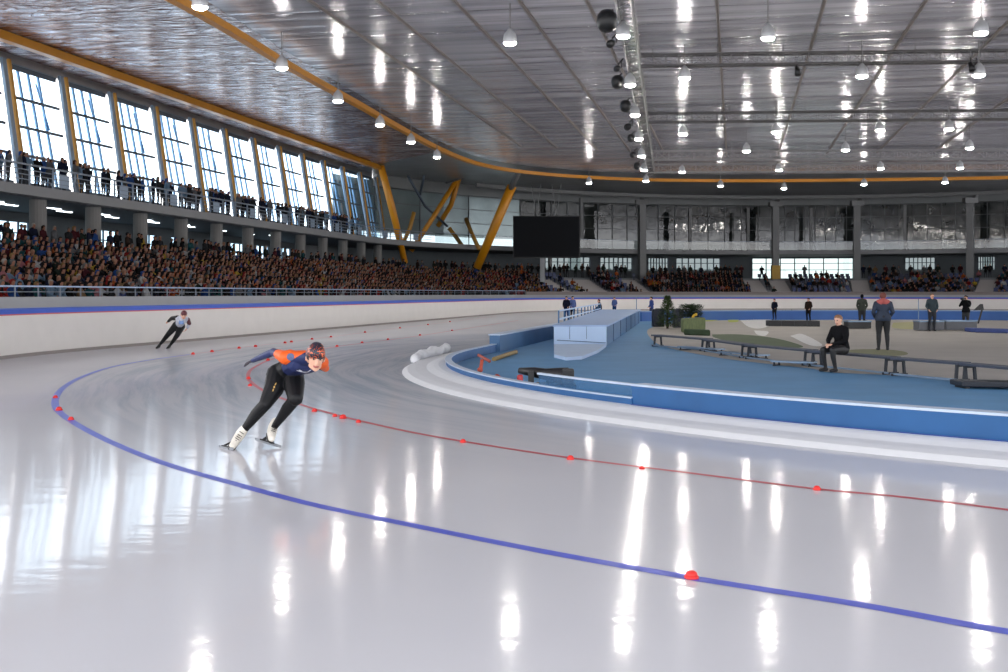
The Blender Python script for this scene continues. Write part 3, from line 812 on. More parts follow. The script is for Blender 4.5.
# amber inclined struts in the far corner
def strut(pts, r, label, m=m_yel):
    o = MB().tube([at(*p) for p in pts], r, 10).build('inclined_strut', m, smooth=True)
    tag(o, label, 'strut')
strut([(381, 166, 114), (393, 212, 116), (405, 263, 118)], [.34, .36, .3], 'thick amber strut leaning from the window wall corner down to the stand')
strut([(512, 186, 121), (495, 226, 122), (477, 268, 123)], [.5, .48, .42], 'thick amber strut leaning beside the video screen down to the stand')
strut([(456, 181, 128), (434, 216, 127), (411, 251, 126)], .26, 'long thin amber strut sloping across the far corner')
strut([(414, 212, 126), (410, 228, 126), (403, 243, 126)], .22, 'short thin amber strut nearest the corner railing', m_gold)
strut([(459, 178, 128), (451, 205, 129), (438, 226, 130)], .28, 'thin amber strut crossing the long one at its upper end', m_yel_d)
strut([(449, 228, 130), (456, 237, 130), (463, 247, 130)], .24, 'short amber strut sloping down the other way on the far balcony', m_gold)
strut([(466, 219, 130), (472, 234, 128), (479, 249, 126)], .22, 'thin amber strut meeting the thick one near the video screen', m_gold)
strut([(446, 183, 128), (470, 176, 127)], .1, 'grey tie rod at the head of the crossing struts', m_gc)
strut([(510.5, 189, 121), (515, 179, 119), (519, 171.5, 116)], .3, 'short grey steel head joining the thick amber strut to the roof', m_gc)
strut([(408, 176, 122), (425, 206, 126), (447, 226, 130)], .14, 'dark bent brace behind the amber struts', m_mull)
strut([(420, 196, 126), (424, 176, 124)], .14, 'dark short brace under the corner ceiling', m_mull)

# far recess back wall with the bright doorway
rows = [(0.16, 0), (t_px(520, backL), 0), (t_px(545, backL), 1), (t_px(590, backL), 0), (t_px(600, backL), 1), (t_px(632, backL), 0), (t_px(648, backL), 1), (t_px(668, backL), 0), (t_px(676, backL), 1), (t_px(720, backL), 0), (t_px(752, backL), 2), (t_px(853, backL), 0), (t_px(905, backL), 1), (t_px(935, backL), 0), (t_px(978, backL), 1), (t_px(995, backL), 0), (TH1, 0)]
for i in range(len(rows) - 1):
    a0, kd = rows[i]; a1 = rows[i + 1][0]
    path = [far_pt(a, backL) for a in np.linspace(a0, a1, 8)]
    if kd == 0:
        o = MB().sweep(path, [(0, ZR), (0, 6.5), (.2, 6.5), (.2, ZR)]).build('wall_far', m_rwall)
    else:
        zlo = 3.5 if kd == 2 else 4.7
        o = MB().sweep(path, [(0, ZR), (0, zlo), (.2, zlo), (.2, ZR)]).sweep(path, [(0, 6.25), (0, 6.5), (.2, 6.5), (.2, 6.25)]).build('wall_far', m_rwall)
        fb = MB()
        for p, n in path: fb.bar(Vector((p.x, p.y, zlo)), Vector((p.x, p.y, 6.25)), .12, .12, up=n)
        for zz in (4.75, 5.6): fb.sweep(path, [(-.04, zz), (.04, zz), (.04, zz + .08), (-.04, zz + .08)])
        wn += 1
        f_ = fb.build('window_%d' % wn, m_mull); tag(f_, kind='structure')
        MB().sweep(path, [(.05, zlo), (.05, 6.25)], closed=False).build('pane', pane_mat('recess_glass_bright', (.26, .31, .29), 1.0) if kd == 2 else pane_mat('recess_glass_dim', (.05, .065, .065), 1.0), f_)
    tag(o, kind='structure')
# yellow post at the doorway
th = theta_px(775.5, 33.65); p, n = far_pt(th, 33.65)
MB().box((p.x, p.y, 4.35), (.5, 0, 0), (0, .42, 0), (0, 0, .85)).build('yellow_wrap', mat('yellow_wrap', (176, 140, 58), .6), col2, bevel=.04)['label'] = 'yellow padded wrap at the foot of the column'

# ================================================================== video screen
ps = at(546.5, 237, 128)
t = thing('video_screen', ps, 'large black switched-off video screen hanging before the far glass wall', 'screen')
wd, ht = 67 / F * 128 / 2, 42 / F * 128 / 2
MB().box(ps, (wd, 0, 0), (0, .3, 0), (0, 0, ht)).build('frame', mat('screen_frame', (14, 14, 16), .5), t, bevel=.05)
MB().box(ps - Vector((0, .31, 0)), (wd * .97, 0, 0), (0, .02, 0), (0, 0, ht * .95)).build('display', mat('screen_black', (30, 31, 34), .9, var=.1, spec=.08), t)
hs = MB()
for dx in (-.25, .25):
    for e in (-1, 1): hs.bar(ps + Vector((wd * dx * 1.2, 0, ht)), ps + Vector((wd * dx * 1.2 + e * .5, 0, ht + 3.4)), .09)
hs.build('hanger', m_gc, t)
MB().bar(ps + Vector((-wd * .12, .1, -ht)), ps + Vector((-wd * .12, .1, -ht - 2.6)), .5, .4, up=(0, 1, 0)).build('support_post', mat('pale_post', (150, 152, 156), .6), t)

# ================================================================== stands
m_step = mat('stand_concrete', (112, 114, 120), 0.75, var=.1, scale=1)
NR, RD, RR_, FZ = 9, .74, .29, 1.0
LF = 27.0
stand_path = track(LF, 0, 26, 102, TH1, 2.0)
prof = [(0, 0), (0, FZ)]
for r in range(NR):
    prof += [(.3 + RD * (r + 1), FZ + RR_ * r), (.3 + RD * (r + 1), FZ + RR_ * (r + 1))]
prof += [(6.9, FZ + RR_ * NR), (6.9, 0)]
o = MB().sweep(stand_path, prof).build('stand_floor', m_step); tag(o, kind='structure')
m_fw = mat('grey_stand_wall', (158, 160, 164), .7, var=.08, scale=1)
o = MB().sweep(stand_path, [(-.2, 0), (-.2, 1.62), (0, 1.62), (0, 0)]).build('wall_stand', m_fw); tag(o, kind='structure')
rlp = [q for q in stand_path]
rt = thing('front_railing', stand_path[0][0], 'grey pipe railing with blue top rail in front of the crowded stand', 'railing')
lp_rail = track(LF - .1, 0, 34, 102, .5, 1.5)
MB().sweep(lp_rail, [(-.035, 2.0), (.035, 2.0), (.035, 2.06), (-.035, 2.06)]).build('top_rail', mat('pale_blue_rail', (150, 168, 196), .4, .3), rt)
MB().sweep(lp_rail, [(-.02, 1.8), (.02, 1.8), (.02, 1.83), (-.02, 1.83)]).build('mid_rail', m_rail, rt)
for p, n in lp_rail[::1]:
    MB().bar((p.x, p.y, 1.6), (p.x, p.y, 2.02), .045, .045, up=n).build('post', m_rail, rt)
# grey barrier line in front of the far stand
fw = [far_pt(a, LF - .15) for a in np.linspace(.5, TH1, 40)]
o = MB().sweep(fw, [(-.1, 1.6), (-.1, 1.95), (0, 1.95), (0, 1.6)]).build('trim_21', mat('stand_edge', (128, 118, 116), .6)); tag(o, kind='structure')

# stairs between the far blocks
stair_px = (560, 591, 640, 758, 782, 861, 985)
stair_th = [theta_px(x, LF + 3) for x in stair_px]
m_stair = mat('pale_stair_concrete', (158, 152, 150), .75, var=.08)
for i, th in enumerate(stair_th):
    dirn = N * math.cos(th) + U * math.sin(th); tn = Vector((dirn.y, -dirn.x, 0))
    sb = MB()
    w_ = 1.9 if i == 1 else 1.0
    for r in range(NR - 1):
        p, n = far_pt(th, LF + .3 + RD * (r + .5))
        sb.box((p.x, p.y, FZ + RR_ * r + .09), tn * w_, dirn * RD / 2, (0, 0, .09))
        sb.box((p.x + n.x * .2, p.y + n.y * .2, FZ + RR_ * r + .21), tn * w_, dirn * (RD / 2 - .19), (0, 0, .09))
    o = sb.build('stairway', m_stair)
    tag(o, 'pale concrete stairway in the far stand, %s' % ('just past the video screen post', 'broad one before the first tall column', 'below the first tall column', 'first of the pair by the bright doorway', 'second of the pair by the bright doorway', 'below the third tall column', 'beyond the fourth tall column')[i], 'stairs')
# ================================================================== bodies
def ico(sub):
    bm = bmesh.new(); bmesh.ops.create_icosphere(bm, subdivisions=sub, radius=1.0)
    vs = [v.co.copy() for v in bm.verts]; bm.free(); return vs
ICO = {1: ico(1), 2: ico(2)}

def body_mesh(name, elems, voxel, smooth_it=3, sub=2, mats=None, paint=None):
    """elems: (material index, [ (pos, radius), ... ]) convex blobs; grown together into one closed skin"""
    bm = bmesh.new()
    for mi, sp in elems:
        vs = []
        for p, r in sp:
            for q in ICO[sub]: vs.append(bm.verts.new(Vector(p) + q * r))
        res = bmesh.ops.convex_hull(bm, input=vs)
        dele = [g for g in res['geom_interior'] if isinstance(g, bmesh.types.BMVert)]
        bmesh.ops.delete(bm, geom=dele, context='VERTS')
    loose = [v for v in bm.verts if not v.link_faces]
    bmesh.ops.delete(bm, geom=loose, context='VERTS')
    me = bpy.data.meshes.new(name + '_raw'); bm.to_mesh(me); bm.free()
    o = bpy.data.objects.new(name + '_raw', me); COL.objects.link(o)
    rm = o.modifiers.new('r', 'REMESH'); rm.mode = 'VOXEL'; rm.voxel_size = voxel
    if smooth_it:
        sm = o.modifiers.new('s', 'SMOOTH'); sm.factor = .5; sm.iterations = smooth_it
    dg = bpy.context.evaluated_depsgraph_get(); dg.update()
    out = bpy.data.meshes.new_from_object(o.evaluated_get(dg)); out.name = name
    bpy.data.objects.remove(o); bpy.data.meshes.remove(me)
    out.materials.clear()
    for m in mats: out.materials.append(m)
    n = len(out.polygons)
    c = np.empty(n * 3, dtype=np.float64); out.polygons.foreach_get('center', c); c = c.reshape(-1, 3)
    best = np.full(n, 1e9); idx = np.zeros(n, dtype=np.int32)
    for mi, sp in elems:
        pr = [(sp[i], sp[j]) for i in range(len(sp)) for j in range(i, len(sp))] if len(sp) <= 4 else [(sp[i], sp[j]) for i in range(len(sp)) for j in range(i + 1, len(sp))]
        for (a, ra), (b, rb) in pr:
            a, b = np.array(a), np.array(b); ab = b - a; L2 = max(ab @ ab, 1e-9)
            t = np.clip(((c - a) @ ab) / L2, 0, 1)
            d = np.linalg.norm(c - (a + t[:, None] * ab), axis=1) - (ra + (rb - ra) * t)
            m_ = d < best; best[m_] = d[m_]; idx[m_] = mi
    if paint is not None: idx = paint(c, idx)
    out.polygons.foreach_set('material_index', idx.astype(np.int32))
    out.polygons.foreach_set('use_smooth', np.ones(n, dtype=bool))
    out.update()
    return out

def chain(mi, *pts): return [(mi, [pts[i], pts[i + 1]]) for i in range(len(pts) - 1)]

def frame(fwd, up=(0, 0, 1)):
    f = Vector(fwd).normalized(); r = f.cross(Vector(up)).normalized(); u = r.cross(f)
    return r, f, u

def head(c, fwd, up=(0, 0, 1), k=1.0, skin=0, eye=None, lip=None, hair=None, hair_long=False, detail=True):
    r, f, u = frame(fwd, up); c = Vector(c)
    P = lambda x, y, z: c + (r * x + f * y + u * z) * k
    e = [(skin, [(P(0, .022, .035), .076 * k), (P(0, -.04, .03), .08 * k)]),
         (skin, [(P(0, .03, -.012), .064 * k), (P(0, .042, -.06), .042 * k), (P(0, .02, .03), .07 * k)]),
         (skin, [(P(-.032, .015, -.06), .03 * k), (P(.032, .015, -.06), .03 * k), (P(0, .066, -.085), .024 * k)])]
    if detail:
        e += [(skin, [(P(0, .094, .012), .010 * k), (P(0, .116, -.03), .013 * k), (P(0, .092, -.036), .016 * k)]),
              (skin, [(P(-.034, .078, .036), .014 * k), (P(.034, .078, .036), .014 * k)]),
              (skin, [(P(-.078, -.005, .012), .015 * k), (P(-.08, -.012, -.018), .012 * k)]), (skin, [(P(.078, -.005, .012), .015 * k), (P(.08, -.012, -.018), .012 * k)])]
        if eye is not None: e += [(eye, [(P(-.031, .088, .012), .011 * k)]), (eye, [(P(.031, .088, .012), .011 * k)])]
        if lip is not None: e += [(lip, [(P(-.02, .089, -.058), .008 * k), (P(.02, .089, -.058), .008 * k), (P(0, .095, -.058), .008 * k)])]
    if hair is not None:
        e += [(hair, [(P(0, .012, .058), .078 * k), (P(0, -.045, .035), .088 * k), (P(0, -.05, -.02), .066 * k)])]
        if hair_long: e += [(hair, [(P(0, -.06, .0), .07 * k), (P(0, -.07, -.14), .05 * k)])]
    return e

def hand(wrist, d, palm_n, thumb_side, mi, k=1.0, curl=.5):
    """wrist position, direction of the fingers, normal of the palm (curling side), thumb direction"""
    w = Vector(wrist); d = Vector(d).normalized(); n = Vector(palm_n); n = (n - d * n.dot(d)).normalized()
    s = d.cross(n); s = s if s.dot(Vector(thumb_side)) > 0 else -s
    e = []
    kn = [w + (d * .088 + s * x) * k for x in (.030, .010, -.011, -.030)]
    e.append((mi, [(w + s * .018 * k, .016 * k), (w - s * .018 * k, .016 * k), (kn[0], .012 * k), (kn[3], .011 * k)]))
    for i, (q, L) in enumerate(zip(kn, (.072, .082, .076, .058))):
        p = q; a = 0.25 * curl
        for seg, (fr, rr) in enumerate(((.42, .0095), (.32, .0088), (.26, .0078))):
            a += curl * (.45, .6, .5)[seg]
            nx = p + (d * math.cos(a) + n * math.sin(a)) * L * fr * k
            e.append((mi, [(p, rr * k), (nx, (rr - .0006) * k)])); p = nx
    b = w + (d * .025 + s * .026) * k
    t1 = b + (d * .034 + s * .030 + n * .012) * k; t2 = t1 + (d * .030 + s * .008 + n * .014) * k
    e += [(mi, [(b, .014 * k), (t1, .011 * k)]), (mi, [(t1, .011 * k), (t2, .0085 * k)])]
    return e

def limb(mi, pts): return chain(mi, *pts)

# ------------------------------------------------------------------ materials of people
m_skin = mat('skin', (222, 172, 146), .5, var=.06, scale=12)
m_eye = mat('dark_eye', (40, 32, 30), .3)
m_lip = mat('lip', (178, 98, 92), .5)
JK = {'black': (20, 20, 23), 'charcoal': (48, 49, 53), 'navy': (26, 34, 62), 'dark brown': (62, 44, 36), 'dark green': (36, 50, 42), 'royal blue': (44, 88, 164), 'pale blue': (140, 172, 204),
      'red': (172, 44, 40), 'orange': (214, 104, 44), 'white': (214, 214, 216), 'grey': (122, 124, 128), 'tan': (160, 128, 92), 'maroon': (88, 30, 40), 'teal': (38, 96, 104), 'pink': (204, 130, 140), 'yellow': (206, 172, 60)}
HR = {'black hair': (26, 22, 20), 'brown hair': (66, 46, 34), 'fair hair': (168, 132, 84), 'grey hair': (140, 138, 136), 'a dark cap': (32, 36, 48), 'a red hat': (160, 46, 42), 'a pale hat': (204, 196, 186), 'a blue hat': (52, 92, 168), 'bald head': (214, 166, 140)}
STAND_SHADE = .62  # darkens the clothing colours to stand in for shade under the balcony
m_jk = {k: mat('jacket_' + k.replace(' ', '_'), tuple(x * STAND_SHADE for x in v), .85, var=.45, scale=5, spec=.1) for k, v in JK.items()}
m_hr = {k: mat('headwear_' + k.replace(' ', '_'), tuple(x * .62 for x in v), .8, var=.3, scale=9, spec=.1) for k, v in HR.items()}  # hair and hats darkened too, shade of the stand in their colour
m_trs = mat('dark_trousers', (34, 36, 42), .8, var=.2)
m_shoe = mat('dark_shoe', (24, 24, 26), .6)

# ------------------------------------------------------------------ spectators (small in the picture): seated and standing kinds
def spec_seated(v):
    r = random.Random(100 + v)
    lean = r.uniform(-.06, .10); tw = r.uniform(-.06, .06)
    sh = lambda s: (s * .19, -.06 + lean + s * tw, .90)
    e = [(0, [((-.10, -.06, .48), .11), ((.10, -.06, .48), .11), ((0, -.10 + lean * .4, .70), .15)]),
         (0, [((0, -.10 + lean * .4, .70), .15), (sh(-1), .085), (sh(1), .085), ((0, -.06 + lean, .92), .10)])]
    for s in (-1, 1):
        kx = s * r.uniform(.10, .16)
        e += limb(2, [((s * .10, -.04, .48), .095), ((kx, .36, .50), .07), ((kx, .40, .09), .055), ((kx, .50, .05), .05)])
        mode = r.random()
        if mode < .6: el, ha = (s * .27, .02 + lean, .66), (s * .07, .24, .60)
        elif mode < .8: el, ha = (s * .27, .14 + lean, .74), (s * .06, .26 + lean, .98)
        else: el, ha = (s * .29, -.02 + lean, .64), (s * .16, .27, .56)
        e += limb(0, [(sh(s), .075), (el, .062), (ha, .045)])
        e += [(1, [(ha, .048), (tuple(Vector(ha) + Vector((-s * .02, .05, .01))), .04)])]
    hc = (r.uniform(-.03, .03), -.02 + lean, 1.14)
    e += [(1, [((0, -.05 + lean, .96), .055), (hc, .06)])]
    fw = (r.uniform(-.6, .6), 1, r.uniform(-.25, .05))
    e += head(hc, fw, k=1.12, skin=1, detail=False, hair=3, hair_long=(v % 3 == 0))
    return e

def spec_standing(v):
    r = random.Random(200 + v)
    sh = lambda s: (s * .20, r_l, 1.42)
    r_l = r.uniform(-.02, .06)
    e = [(0, [((-.09, 0, .92), .12), ((.09, 0, .92), .12), ((0, r_l * .5, 1.15), .15)]), (0, [((0, r_l * .5, 1.15), .15), (sh(-1), .08), (sh(1), .08), ((0, r_l, 1.43), .09)])]
    for s in (-1, 1):
        e += limb(2, [((s * .10, 0, .90), .105), ((s * .11, .02, .48), .07), ((s * .12, -.02, .08), .052), ((s * .13, .10, .045), .045)])
        el, ha = ((s * .28, .02 + r_l, 1.14), (s * .14, .24, 1.12)) if (v + (s > 0)) % 3 else ((s * .27, .10, 1.20), (s * .06, .20, 1.50))
        e += limb(0, [(sh(s), .075), (el, .06), (ha, .045)]); e += [(1, [(ha, .048)])]
    hc = (0, .03 + r_l, 1.63)
    e += [(1, [((0, r_l, 1.46), .055), (hc, .06)])] + head(hc, (r.uniform(-.5, .5), 1, -.1), k=1.1, skin=1, detail=False, hair=3, hair_long=(v % 2 == 0))
    return e
m_cskin = mat('shaded_spectator_skin', (128, 90, 74), .7, var=.3, scale=3, spec=.15)  # darker copy of the skin, with the stand's shade put into its colour
spec_mats = [m_jk['navy'], m_cskin, m_trs, m_hr['brown hair']]
SEATED = [body_mesh('seated_person_%d' % v, spec_seated(v), .045, 2, 1, spec_mats) for v in range(7)]
STANDING = [body_mesh('standing_person_%d' % v, spec_standing(v), .05, 2, 1, spec_mats) for v in range(5)]

def seat_mesh():
    b = MB()
    b.abox(-.22, .22, -.22, .20, .40, .44)
    b.box((0, -.24, .62), (.22, 0, 0), (0, .02, .0), (0, -.03, .22))
    b.abox(-.05, .05, -.24, -.12, 0, .40)
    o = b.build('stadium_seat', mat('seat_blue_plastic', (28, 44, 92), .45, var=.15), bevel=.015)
    me = o.data; bpy.data.objects.remove(o); return me
SEAT = seat_mesh()
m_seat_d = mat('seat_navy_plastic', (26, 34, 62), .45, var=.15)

# ------------------------------------------------------------------ fill the stands
rng = random.Random(11)
slots = []          # dict(pos, face angle, kind, jacket, hat, where)
dark = ['black', 'black', 'black', 'black', 'black', 'black', 'charcoal', 'navy', 'navy', 'charcoal', 'dark brown', 'dark brown', 'dark green', 'maroon', 'grey']
bright = ['royal blue', 'pale blue', 'royal blue', 'pale blue', 'white', 'teal', 'red', 'orange', 'white', 'tan', 'teal', 'pink', 'yellow', 'grey']
hats = ['black hair', 'black hair', 'black hair', 'brown hair', 'brown hair', 'brown hair', 'fair hair', 'grey hair', 'a dark cap', 'a dark cap', 'a red hat', 'a pale hat', 'a blue hat', 'bald head']
def pick_j(pb, red=0.0):
    if rng.random() < red: return rng.choice(['red', 'orange', 'red', 'maroon', 'tan', 'yellow'])
    return rng.choice(bright) if rng.random() < pb else rng.choice(dark)
seats = []
def px_of(p): return XC + F * p.x / p.y
for r in range(NR):
    L_ = LF + .3 + RD * (r + .42); z = FZ + RR_ * (r + (0 if r == 0 else 0)) + (0.0 if r == 0 else 0)
    z = FZ + RR_ * r
    # straight part
    s = 38.0
    while s < 101.5:
        p = lp(s + rng.uniform(-.05, .05), L_, z)
        fa = math.atan2(-N.y, -N.x)
        if px_of(p) > -30:
            if rng.random() < .9: slots.append(dict(p=p, a=fa, k='sit', j=pick_j(.42 if s < 75 else .30), row=r, where=('L', s)))
            else: seats.append((p, fa, ('L', s), r))
        s += .56
    R = L_ + 13
    th = .56 / R
    while th < 2.0:
        p, n = far_pt(th, L_, z); x = px_of(p)
        if x > 1030: break
        fa = math.atan2(-n.y, -n.x)
        st = min(range(len(stair_th)), key=lambda i: abs(stair_th[i] - th))
        gap = abs(stair_th[st] - th) * R
        if min(abs(x - cx_) for cx_ in (642, 775.5, 857, 970)) < 5 and r >= 7: gap = 0
        if gap > (2.1 if st == 1 else 1.2):
            occ = .92 if x < 545 else .25 if x < 577 else .62 if x < 640 else .86 if x < 755 else .5 if x < 780 else .30 if x < 858 else .62
            if rng.random() < occ: slots.append(dict(p=p, a=fa, k='sit', j=pick_j(.2, .27 if 445 < x < 545 else .05), row=r, where=('F', x)))
            else: seats.append((p, fa, ('F', x), r))
        th += (.56 if x < 560 else .62) / R
# standing on the walkway behind the rows
ZW = ZR
s = 38.0
while s < 101:
    if rng.random() < .82: slots.append(dict(p=lp(s, 34.15 + rng.uniform(-.3, .25), ZW), a=math.atan2(-N.y, -N.x) + rng.uniform(-.3, .3), k='stand', j=pick_j(.12), row='W', where=('L', s)))
    s += rng.uniform(.45, .8)
th = .0
while th < 2.0:
    p, n = far_pt(th, 34.3 + rng.uniform(-.3, .4), ZW); x = px_of(p)
    if x > 1030: break
    pr = .85 if x < 750 else .35 if x < 860 else .75
    if min(abs(x - cx_) for cx_ in (642, 775.5, 857, 970)) < 6: pr = 0
    if rng.random() < pr: slots.append(dict(p=p, a=math.atan2(-n.y, -n.x), k='stand', j=pick_j(.08), row='W', where=('F', x)))
    th += rng.uniform(.5, .95) / 47
# on the balcony behind the railing
s = 40.0
while s < 104:
    if rng.random() < .9: slots.append(dict(p=lp(s, 34.6 + rng.uniform(0, .7), 7.05), a=math.atan2(-N.y, -N.x) + rng.uniform(-.6, .6), k='stand', j=rng.choice(['navy', 'charcoal', 'black', 'pale blue', 'grey', 'royal blue', 'navy', 'charcoal']), row='B', where=('L', s)))
    s += rng.uniform(.28, .6)
# the spectator in the long white coat
wp = lp(0, 0)
for d_ in slots: d_['h'] = rng.choice(hats)
cand = [d_ for d_ in slots if d_['where'][0] == 'L' and d_['row'] == 6 and abs(px_of(d_['p']) - 131) < 12]
if cand: cand[0]['j'] = 'white'; cand[0]['h'] = 'brown hair'; cand[0]['k'] = 'sit'

slots.sort(key=lambda d_: d_['p'].y)
vis = [d_ for d_ in slots if -6 < px_of(d_['p']) < 1014]
NIND = 270
# nearest ones in view are individuals, with a share for the balcony; everybody else is the crowd
ind = vis[:NIND]
ids = {id(d_) for d_ in ind}
rest = [d_ for d_ in slots if id(d_) not in ids and -12 < px_of(d_['p']) < 1022]
ROWN = ['front row', 'second row', 'third row', 'fourth row', 'fifth row', 'sixth row', 'seventh row', 'eighth row', 'back row']
used = {}
def bay(s):
    k = int(math.floor((s - col_s[first_vis]) / DS))
    if k < 0: return 'before the first pillar'
    return 'between %s and %s pillar' % (ORD[k], ORD[k + 1])
for i, d_ in enumerate(ind):
    rw = {'W': 'standing behind the seats', 'B': 'standing on the balcony'}.get(d_['row']) or 'seated in ' + ROWN[d_['row']]
    by = bay(d_['where'][1])
    if d_['row'] == 'B': by = by.replace('pillar', 'column')
    tries = 0
    while (d_['j'], d_['h'], rw, by) in used and tries < 200:
        tries += 1
        d_['h'] = rng.choice(list(HR))
        if tries > 40: d_['j'] = rng.choice(list(JK))
    used[(d_['j'], d_['h'], rw, by)] = 1
    me = (SEATED if d_['k'] == 'sit' else STANDING)[rng.randrange(7 if d_['k'] == 'sit' else 5)]
    o = bpy.data.objects.new('person', me); COL.objects.link(o)
    o.location = d_['p']; o.rotation_euler = (0, 0, d_['a'] - math.pi / 2); k = rng.uniform(.95, 1.06); o.scale = (k, k, k)
    o.material_slots[0].link = 'OBJECT'; o.material_slots[0].material = m_jk[d_['j']]
    o.material_slots[3].link = 'OBJECT'; o.material_slots[3].material = m_hr[d_['h']]
    tag(o, '%s jacket and %s, %s %s' % (d_['j'], d_['h'].replace('a ', '', 1) if d_['h'].startswith('a ') else d_['h'], rw, by), 'person', 'spectators in the grandstand')

def mass(name, items, all_mats):
    """one mesh of many; items: (mesh, matrix, {slot: material index})"""
    V, Fc, MI, k = [], [], [], 0
    lo = []
    for me, mx, remap in items:
        if me not in mass.c:
            v = np.empty(len(me.vertices) * 3); me.vertices.foreach_get('co', v)
            fl = np.empty(len(me.loops), dtype=np.int32); me.loops.foreach_get('vertex_index', fl)
            ls = np.empty(len(me.polygons), dtype=np.int32); me.polygons.foreach_get('loop_total', ls)
            mi = np.empty(len(me.polygons), dtype=np.int32); me.polygons.foreach_get('material_index', mi)
            mass.c[me] = (v.reshape(-1, 3), fl, ls, mi)
        v, fl, ls, mi = mass.c[me]
        M = np.array(mx)
        V.append(v @ M[:3, :3].T + M[:3, 3]); Fc.append(fl + k); lo.append(ls)
        MI.append(np.array(remap, dtype=np.int32)[mi]); k += len(v)
    V = np.concatenate(V); Fc = np.concatenate(Fc); lo = np.concatenate(lo); MI = np.concatenate(MI)
    me = bpy.data.meshes.new(name)
    me.vertices.add(len(V)); me.vertices.foreach_set('co', V.ravel())
    me.loops.add(len(Fc)); me.loops.foreach_set('vertex_index', Fc.astype(np.int32))
    me.polygons.add(len(lo)); st = np.concatenate([[0], np.cumsum(lo)[:-1]]).astype(np.int32)
    me.polygons.foreach_set('loop_start', st); me.polygons.foreach_set('loop_total', lo)
    for m in all_mats: me.materials.append(m)
    me.polygons.foreach_set('material_index', MI)
    me.polygons.foreach_set('use_smooth', np.ones(len(lo), dtype=bool))
    me.update(calc_edges=True); me.validate()
    o = bpy.data.objects.new(name, me); COL.objects.link(o)
    return o
mass.c = {}
jl = list(JK); hl = list(HR)
AM = [m_cskin, m_trs] + [m_jk[k] for k in jl] + [m_hr[k] for k in hl]
items = []
for d_ in rest:
    me = (SEATED if d_['k'] == 'sit' else STANDING)[rng.randrange(7 if d_['k'] == 'sit' else 5)]
    M = Matrix.Translation(d_['p']) @ Matrix.Rotation(d_['a'] - math.pi / 2, 4, 'Z') @ Matrix.Scale(rng.uniform(.95, 1.06), 4)
    items.append((me, M, [2 + jl.index(d_['j']), 0, 1, 2 + len(jl) + hl.index(d_['h'])]))
o = mass('spectator_crowd', items, AM)
tag(o, 'dense crowd of seated and standing spectators filling the farther rows of the stands', 'crowd', kind='stuff')

# empty seats
seats.sort(key=lambda q: q[0].y)
seats = [q for q in seats if -6 < px_of(q[0]) < 1014]
NS = 280
far_zone = lambda x: 'beside the video screen post' if x < 591 else 'before the first tall column' if x < 642 else 'between first and second tall columns' if x < 775 else 'between second and third tall columns' if x < 857 else 'between third and fourth tall columns' if x < 970 else 'past the fourth tall column'
for p, a, wh, r in seats[:NS]:
    o = bpy.data.objects.new('stadium_seat', SEAT); COL.objects.link(o); o.location = p; o.rotation_euler = (0, 0, a - math.pi / 2)
    zone = bay(wh[1]) if wh[0] == 'L' else far_zone(wh[1])
    lb = 'empty blue plastic stand seat, %s, %s' % (ROWN[r], zone)
    tag(o, lb, 'seat', lb.replace('seat,', 'seats,').replace('empty', 'identical empty'))
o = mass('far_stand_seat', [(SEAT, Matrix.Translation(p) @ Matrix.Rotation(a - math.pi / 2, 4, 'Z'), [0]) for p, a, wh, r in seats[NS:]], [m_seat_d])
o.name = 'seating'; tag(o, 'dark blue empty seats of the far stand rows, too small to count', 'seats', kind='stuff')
# ================================================================== lead skater
m_black = mat('black_lycra', (12, 13, 16), .55, var=.25, scale=4, spec=.3)
m_navy = mat('navy_lycra', (30, 42, 88), .5, var=.2, scale=4)
m_orange = mat('orange_lycra', (236, 96, 22), .5, var=.1, scale=5)
m_boot = mat('cream_boot', (232, 226, 214), .5, var=.15, scale=20)
m_sole = mat('black_sole', (22, 22, 24), .5)
m_blade = mat('steel_blade', (150, 154, 160), .35, .5)
m_lace = mat('dark_lace', (60, 54, 48), .7)
m_white = mat('white_print', (226, 228, 234), .6)
m_goldp = mat('gold_print', (196, 160, 90), .5)

